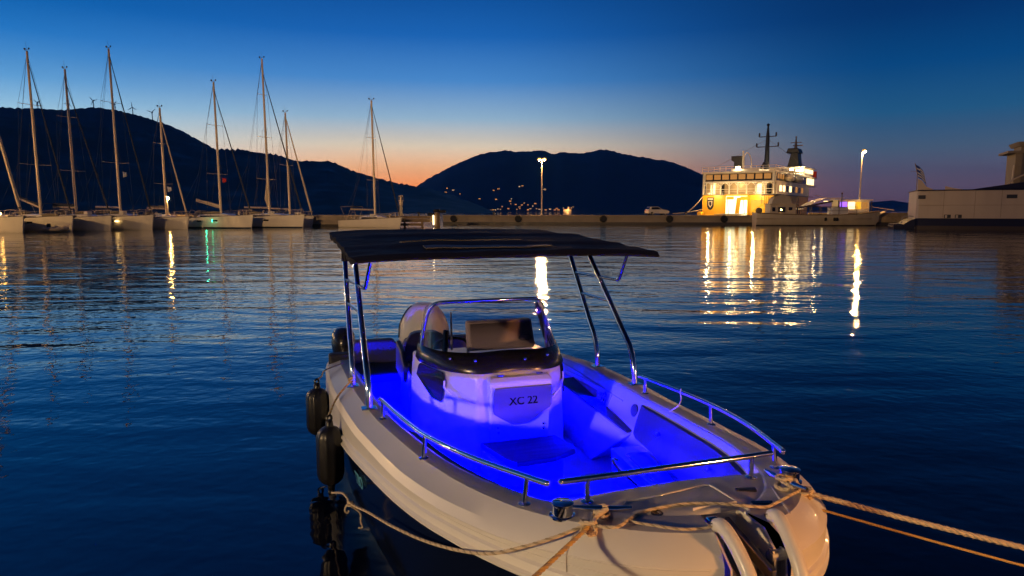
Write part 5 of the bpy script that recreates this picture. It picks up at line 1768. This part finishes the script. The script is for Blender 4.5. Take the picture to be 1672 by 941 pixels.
for args in ((0, .062, .013, .014), (.028, .045, .010, .018, .6), (-.030, .040, .008, .020, -.5), (.045, .005, .010, .022, .1), (.036, -.040, .011, .022, -.5), (-.045, -.004, .008, .020, 0), (-.034, -.046, .010, .018, .6), (.004, -.064, .018, .009), (.004, .012, .016, .022, .4), (-.008, -.026, .014, .016, -.3)):
    blob(*args)
mb.build('emblem', M['black'], boat, smooth=0)
MB().lathe(liner_pt(.36, .80, 1, .002), [(.05, 0), (.05, .010), (.03, .012)], 20, axis=(-1, 0, .2)).build('speaker', M['vinyl2'], boat)
for sg in (-1, 1):
    lo, hi, n_ = [], [], 14
    rg = []
    for k in range(n_ + 1):
        s_ = .46 + (2.20 - .46) * k / n_
        zt = zr(s_) - .045
        zl_ = .655
        a, b = liner_pt(s_, zl_, sg, .0), liner_pt(s_, zt, sg, .0)
        inn = V((-sg, 0, .15)).normalized()
        th = .055 if 0 < k < n_ else .02
        rg.append([a, a + inn * th, (a + b) / 2 + inn * th * 1.15, b + inn * th * .8, b])
    MB().loft(rg, True).build('bow_backrest', M['vinyl2'], boat, smooth=50)
    # seat along the side
    rg = []
    for k in range(n_ + 1):
        s_ = .56 + (2.24 - .56) * k / n_
        o_ = liner_pt(s_, .60, sg, -.02)
        wi = sg * max(.12, .60 - .10 * (s_ - .56))
        rg.append([V((o_.x, o_.y, .60)), b3(s_, wi, .60), b3(s_, wi - sg * -.02, ZF), V((o_.x, o_.y, ZF))])
    MB().loft(rg, True).build('bow_seat', M['gelin'], boat, smooth=30, bevel=.012)
    P = [(.78, .98), (.74, .67), (2.05, .50), (2.10, .66), (1.55, .84)]
    hp_ = [b3(s_, sg * (w_ - .035), .606) for s_, w_ in P]
    MB().prism(hp_, (0, 0, .012)).build('seat_hatch', mat('hatch_panel', (.17, .15, .16), .35, var=.1) if sg > 0 else M['gelin'], boat, smooth=0, bevel=.004)
    MB().tube(hp_ + [hp_[0]], .011, 8).build('hatch_frame', M['chrome'], boat)
    MB().prism([b3(.62, sg * .93, .604), b3(.60, sg * .70, .604), b3(.70, sg * .66, .604), b3(.74, sg * .95, .604)], (0, 0, .006)).build('seat_corner', M['tan'], boat, smooth=0)
MB().prism([b3(1.95, -.45, ZF), b3(1.95, .45, ZF), b3(2.22, .45, ZF), b3(2.22, -.45, ZF)], (0, 0, .25)).build('bow_step', M['gelin'], boat, smooth=0, bevel=.015)
MB().tube(spline([b3(.82, .53, .60), b3(.80, .50, .61), b3(.95, .46, .60), b3(1.6, .42, .60), b3(1.95, .40, .60)], 4), .014, 8).build('grab_rail', M['chrome'], boat)

# blue courtesy lights: small housings under the gunwale and low on the furniture, each with its lamp
leds = []
for s_, sg, e in ((.75, -1, 30), (1.55, -1, 26), (-.35, -1, 26), (-1.5, -1, 20), (.95, 1, 16), (-.30, 1, 20), (1.75, 1, 12), (-1.4, 1, 18)):
    zz = zr(s_) - .13
    leds.append((liner_pt(s_, zz, sg, .075 if s_ > .4 else .03), V((-sg * .8, 0, -.65)), e))
leds += [(b3(2.235, -.18, .93), V((0, .8, -.6)), 26), (b3(2.235, .30, .93), V((0, .8, -.6)), 16), (b3(-2.02, -.5, .50), V((0, -1, .10)), 16), (b3(-2.02, .5, .50), V((0, -1, .10)), 16), (b3(-1.30, -.85, .45), V((.0, 1, .45)), 16)]
for p, d, e in leds:
    dd = d.normalized()
    MB().obox(p, dd * .010, dd.cross(V((.3, .2, 1))).normalized() * .025, dd.cross(dd.cross(V((.3, .2, 1)))).normalized() * .010).build('courtesy_light', M['e_led'], boat, smooth=0, bevel=.003)
    lo = light('courtesy_lamp', 'SPOT', p + dd * .02, e * 23, BLUE, boat, .03, spot_size=R(158), spot_blend=1.0)
    lo.rotation_euler = dd.to_track_quat('-Z', 'Y').to_euler()

# registration letters on the navy side near the fender
def hull_pt(s_, f):
    a, b = None, None
    i_ = min(range(NF // 2), key=lambda k: abs(-LV[14][k].y - s_))
    return LV[14][i_] + (LV[15][i_] - LV[14][i_]) * f, LV[15][i_], LV[14][i_], i_


p, lo_, up_, i_ = hull_pt(.38, .45)
xd = (LV[14][i_ + 1] - LV[14][i_ - 1]).normalized()
yd = (up_ - lo_).normalized()
lettering('registration_letters', 'TBO', .12, mat('pale_blue_vinyl', (.10, .35, .5), .4), hull, p + xd.cross(yd) * .012, xd, yd)


# ------------------------------------------------------------------ ropes (three-strand), fenders
def rope(name, pts, r, m, label, n=10, cat='rope', group=None, twist=7.0, fleck=None, straight=False):
    P = [V(p) for p in pts] if straight else spline(pts, n)
    # resample evenly
    L_ = [0]
    for a, b in zip(P, P[1:]):
        L_.append(L_[-1] + (b - a).length)
    step = r * 1.1
    N_ = max(4, int(L_[-1] / step))
    Q, j = [], 0
    for k in range(N_ + 1):
        d = L_[-1] * k / N_
        while j < len(P) - 2 and L_[j + 1] < d:
            j += 1
        t_ = (d - L_[j]) / max(1e-9, L_[j + 1] - L_[j])
        Q.append(P[j] + (P[j + 1] - P[j]) * t_)
    mb = MB()
    up = V((0, 0, 1))
    nrm_ = (Q[1] - Q[0]).orthogonal().normalized()
    frames = []
    for k, q_ in enumerate(Q):
        t_ = (Q[min(k + 1, N_)] - Q[max(k - 1, 0)]).normalized()
        nrm_ = (nrm_ - t_ * nrm_.dot(t_)).normalized()
        frames.append((q_, nrm_.copy(), t_.cross(nrm_)))
    for sidx in range(3):
        C_ = []
        for k, (q_, a, b) in enumerate(frames):
            ph = 2 * math.pi * sidx / 3 + 2 * math.pi * k * step / (twist * r)
            C_.append(q_ + (a * math.cos(ph) + b * math.sin(ph)) * r * .48)
        mb.tube(C_, r * .56, 6, mi=1 if fleck and sidx == 2 else 0)
    o = mb.build(name, [m, fleck or m], loc=Q[0])
    return tag(o, label, cat, group)


def knot_pts(c, r, turns, seed, axis=None):
    rr = random.Random(seed)
    P = []
    for k in range(turns * 8):
        a = 2 * math.pi * k / 8
        P.append(c + V((math.cos(a) * r * rr.uniform(.7, 1.1), math.sin(a) * r * rr.uniform(.6, 1.1), r * .8 * math.sin(a * .47 + seed) * rr.uniform(.6, 1))))
    return P


wl = lambda s_, w_, z: BM @ b3(s_, w_, z)
def wpix(u, v, **k):
    p = bp_(u, v, **k)
    return wl(p.x, p.y, p.z)


KL = wpix(962, 859, z=1.115)
KR = wpix(1314, 806, z=1.10)
cL, cR = BM @ CLEAT[-1], BM @ CLEAT[1]


def on_ray_plane(A, u2, v2, yt):
    """extend the line from A so that it leaves the photo through (u2, v2); end it at forward distance yt"""
    c = V((0, 0, CH))
    n_ = (A - c).cross(ray(u2, v2))
    return n_


def quay_end(A, u2, v2, zq, k):
    d = ray(u2, v2)
    p = V((0, 0, CH)) + d * ((zq - CH) / d.z)
    return A + (p - A) * k


def fender(s_, w_, z0, z1, r, label, tie):
    p = wl(s_, w_, 0)
    t = empty('fender', (p.x, p.y, 0), ANG + .6)
    tag(t, label, 'fender', None)
    h_ = z1 - z0
    prof = [(.012, 0), (.026, .01), (.03, .05), (.06, .065), (.085, .09), (r, .135), (r, h_ - .135), (.085, h_ - .09), (.06, h_ - .065), (.03, h_ - .05), (.026, h_ - .01), (.012, h_)]
    n_ = 40
    rings = []
    for rr, hh in prof:
        ring = []
        for k in range(n_):
            a = 2 * math.pi * k / n_
            q_ = rr * (1 + (.045 * math.cos(a * 10) if rr >= .085 else 0))
            ring.append((q_ * math.cos(a), q_ * math.sin(a), z0 + hh))
        rings.append(ring)
    MB().loft(rings, True, (True, True)).build('body', M['rubber'], t, smooth=50)
    for zz in (z0 - .01, z1 + .01):
        MB().tube([(.022 * math.cos(a), 0, zz + .022 * math.sin(a)) for a in [2 * math.pi * k / 12 for k in range(13)]], .010, 6).build('eye', M['rubber'], t)
    return V((p.x, p.y, z1 + .03)), V((p.x, p.y, z0 - .02))


f2t, f2b = fender(-.24, -1.375, .215, .775, .098, 'black ribbed fender hanging amidships, closer and lower of the two in the photo', None)
f1t, f1b = fender(-1.36, -1.42, .25, .79, .098, 'black ribbed fender hanging nearest the stern, behind the other one', None)
# right hand mooring lines
E1 = quay_end(KR, 1672, 892, 1.00, 1.9)
E2 = quay_end(wpix(1330, 830, z=1.06), 1672, 921, .88, 1.9)
rope('mooring_rope', [KR + V((.02, .0, 0)), KR + (E1 - KR) * .33 - V((0, 0, .006)), KR + (E1 - KR) * .66 - V((0, 0, .006)), E1], .0125, M['ropew'], 'thick cream mooring rope running from the port bow knot out of frame', fleck=None)
s2 = wpix(1328, 829, z=1.06)
rope('mooring_rope', [s2, s2 + (E2 - s2) * .33 - V((0, 0, .008)), s2 + (E2 - s2) * .66 - V((0, 0, .008)), E2], .0058, M['ropey'], 'thin ochre line below the thick mooring rope beside the port bow')
# knots and turns on the cleats
pts = [cR + V((0, 0, .04)), cR + V((.04, -.02, .05)), cR + V((.02, -.05, .03)), cR + V((-.03, .01, .05))] + knot_pts(cR + V((0.0, 0.0, .035)), .035, 2, 3) + [cR + (KR - cR) * .5 + V((0, 0, .03))] + knot_pts(KR, .032, 3, 5) + [KR]
rope('cleat_lashing', pts, .010, M['ropew'], 'cream rope wound round the port bow cleat and knotted at the deck edge', n=5)
pts = [cR + V((.0, .0, .06)), cR + (KR - cR) * .4 + V((0, 0, .055)), cR + (KR - cR) * .9 + V((.012, -.012, .0)), wpix(1322, 824, z=1.075)]
rope('cleat_loop', pts, .0075, M['ropey'], 'bright yellow rope loop over the port bow cleat')
pts = [cL + V((0, 0, .05))] + knot_pts(cL + V((0, 0, .03)), .030, 2, 8) + [cL + (KL - cL) * .5 + V((0, 0, .02))] + knot_pts(KL, .032, 3, 9) + [KL]
rope('cleat_lashing', pts, .010, M['ropew'], 'cream rope wound round the starboard bow cleat with a bulky knot', n=5)
# down-left line off the bottom of the photo
pE = V((0, 0, CH)) + ray(870, 941) * 2.30
pE = KL + (pE - KL) * 1.9
rope('mooring_rope', [KL, KL + (pE - KL) * .5 - V((0, 0, .008)), pE], .0095, M['ropey'], 'tan mooring rope leading steeply down from the starboard bow knot', fleck=M['roped'])
# slack line along the starboard side to the fender
sl = [KL + V((-.02, 0, 0)), wpix(905, 878, s=2.56), wpix(855, 893, s=2.48), wpix(800, 904, s=2.34), wpix(745, 898, s=2.08), wpix(690, 882, s=1.75), wpix(640, 859, s=1.40), wpix(600, 836, s=.95), wpix(575, 824, s=.66), wpix(560, 806, s=.35), f2b]
rope('slack_rope', sl, .0082, M['ropew'], 'slack cream rope sagging along the dark starboard hull from the bow knot to the fender', fleck=M['roped'])
kn = wpix(572, 822, s=.63)
rope('knot', knot_pts(kn, .02, 2, 12) + [wpix(588, 838, s=.63), wpix(589, 852, s=.63), wpix(592, 862, s=.63), wpix(585, 862, s=.63)], .007, M['ropew'], 'small knot with a dangling tail on the slack rope', n=5)
rope('knot_tail', [kn, wpix(566, 826, s=.63), wpix(563, 834, s=.63), wpix(567, 838, s=.63), wpix(570, 834, s=.63)], .006, M['ropew'], 'short looped rope end hanging left of the small knot', n=6)
# the line lying across the foredeck
dk = [KL + V((.0, .01, .0)), BM @ deck_pt(1005, 861, .012), BM @ deck_pt(1028, 848, .012), BM @ deck_pt(1045, 838, .012), BM @ deck_pt(1072, 830, .012), BM @ deck_pt(1118, 823, .012), BM @ deck_pt(1168, 822, .012), BM @ deck_pt(1215, 826, .012), BM @ deck_pt(1250, 828, .012), BM @ deck_pt(1268, 821, .014), BM @ deck_pt(1290, 809, .03), KR + V((-.02, 0, .015))]
rope('deck_rope', dk, .0072, M['ropew'], 'cream flecked line lying across the foredeck between the two cleats', fleck=M['roped'])
dk2 = [BM @ deck_pt(1020, 850, .010), BM @ deck_pt(1060, 857, .010), BM @ deck_pt(1110, 864, .010), BM @ deck_pt(1148, 863, .010), BM @ deck_pt(1165, 858, .02)]
rope('anchor_line', dk2, .0065, M['ropew'], 'short flecked line from the starboard cleat to the pin of the white bow guard', fleck=M['roped'])
# string tied on the port rail
rp = wl(.86, .99, 1.073)
rope('rail_string', [rp + V((0, 0, .02)), rp + V((-.01, -.02, 0)), rp + V((.0, -.01, -.05)), wl(.90, .95, .99), wl(.86, .92, .945), wl(.84, .88, .90)], .0045, M['ropew'], 'thin pale string tied to the port bow rail and hanging into the cockpit')


ft = wl(-.82, -1.15, .93)
rope('fender_rope', [f2t, f2t + (wl(-.55, -1.30, .86) - f2t) * .6, wl(-.62, -1.27, .865), wl(-.74, -1.20, .90)] + knot_pts(ft, .03, 2, 21), .0085, M['ropey'], 'ochre rope tying the amidships fender to the aft canopy pole', n=5, fleck=M['ropew'])
rope('fender_rope', [f1t, wl(-1.55, -1.37, .80), wl(-1.72, -1.33, .815), wl(-2.0, -1.18, .80), wl(-2.1, -1.12, .79)], .0075, M['ropew'], 'pale rope tying the stern fender over the gunwale corner', n=6)
rope('fender_tail', [f1b, f1b + V((.05, -.10, -.06)), f1b + V((.10, -.16, -.10))], .006, M['ropew'], 'short rope end under the stern fender', n=6)

# ------------------------------------------------------------------ the shore we stand on: quay and its lamps, behind and beside the camera
mb = MB()
quad_block(mb, [(-40, -14), (40, -14), (40, .6), (-40, .2)], -3, .95, 0, 0, 1, .3)
kind(mb.build('quay', [M['conc'], M['concw']], smooth=0), 'structure')
mb = MB()
quad_block(mb, [(-90, -10), (-66, -10), (-66, 70), (-88, 74)], -3, 1.2, 0, 0, 1, .3)
kind(mb.build('quay', [M['conc'], M['concw']], smooth=0), 'structure')


def promenade_lamp(loc, h, label, energy, col, arm=(0, 1.2), size=.25):
    t = empty('promenade_lamp', loc)
    tag(t, label, 'street lamp')
    MB().lathe((0, 0, 0), [(.16, 0), (.16, .3), (.09, .36)], 10).build('base', M['galv'], t)
    MB().tube([(0, 0, .3), (0, 0, h - .4)] + spline([(0, 0, h - .3), (arm[0] * .3, arm[1] * .3, h + .05), (arm[0], arm[1], h + .1)], 5), .06, 8).build('pole', M['galv'], t)
    hd = MB().box(arm[0] - .3, arm[0] + .3, arm[1] - .16, arm[1] + .16, h + .04, h + .16).build('lamp_head', M['galv'], t, smooth=0, bevel=.03)
    MB().box(arm[0] - .2, arm[0] + .2, arm[1] - .1, arm[1] + .1, h - .02, h + .038).build('bulb', emit('promenade_glow', col, 200), hd, smooth=0, bevel=.02)
    light('lamp_light', 'POINT', (arm[0], arm[1], h - .12), energy, col, t, size)
    return t


promenade_lamp((-6.8, -2.6, .95), 1.9, 'low promenade lamp behind the viewer lighting the starboard bow', 2150, (1.0, .66, .32), (0, .5))
promenade_lamp((6.5, -1.6, .95), 1.15, 'low promenade lamp behind the viewer lighting the port bow orange', 2100, (1.0, .42, .11), (0, .5))
promenade_lamp((-67.0, 62.0, 1.2), 8.0, 'promenade lamp beside the yacht basin, outside the frame', 12500, (1.0, .56, .20), (.8, 0))
promenade_lamp((-67.0, 40.0, 1.2), 8.0, 'second promenade lamp beside the yacht basin, outside the frame', 9500, (1.0, .56, .20), (.8, 0))

promenade_lamp((80.0, 70.0, 1.2), 9.0, 'promenade lamp on the far right shore, outside the frame', 8000, (1.0, .56, .22), (-.8, 0))
mb = MB()
quad_block(mb, [(76, 40), (90, 40), (90, 78), (76, 78)], -3, 1.2, 0, 0, 1, .3)
kind(mb.build('quay', [M['conc'], M['concw']], smooth=0), 'structure')

# added mast, unseen behind the viewer, with a spot to brighten the far quay
t = empty('added_floodlight_mast', (-30, -8, .95))
tag(t, 'unseen floodlight mast added behind the viewer to brighten the far quay', 'floodlight')
MB().tube([(0, 0, 0), (0, 0, 14)], [.18, .10], 10).build('pole', M['galv'], t)
hd = MB().box(-.5, .5, -.2, .2, 13.6, 14.2).build('lamp_head', M['galv'], t, smooth=0)
lo = light('floodlight', 'SPOT', (0, .6, 13.8), 150000, (1.0, .58, .24), t, .3, spot_size=R(64), spot_blend=.6)
lo.rotation_euler = V((40, 126, -13)).to_track_quat('-Z', 'Y').to_euler()
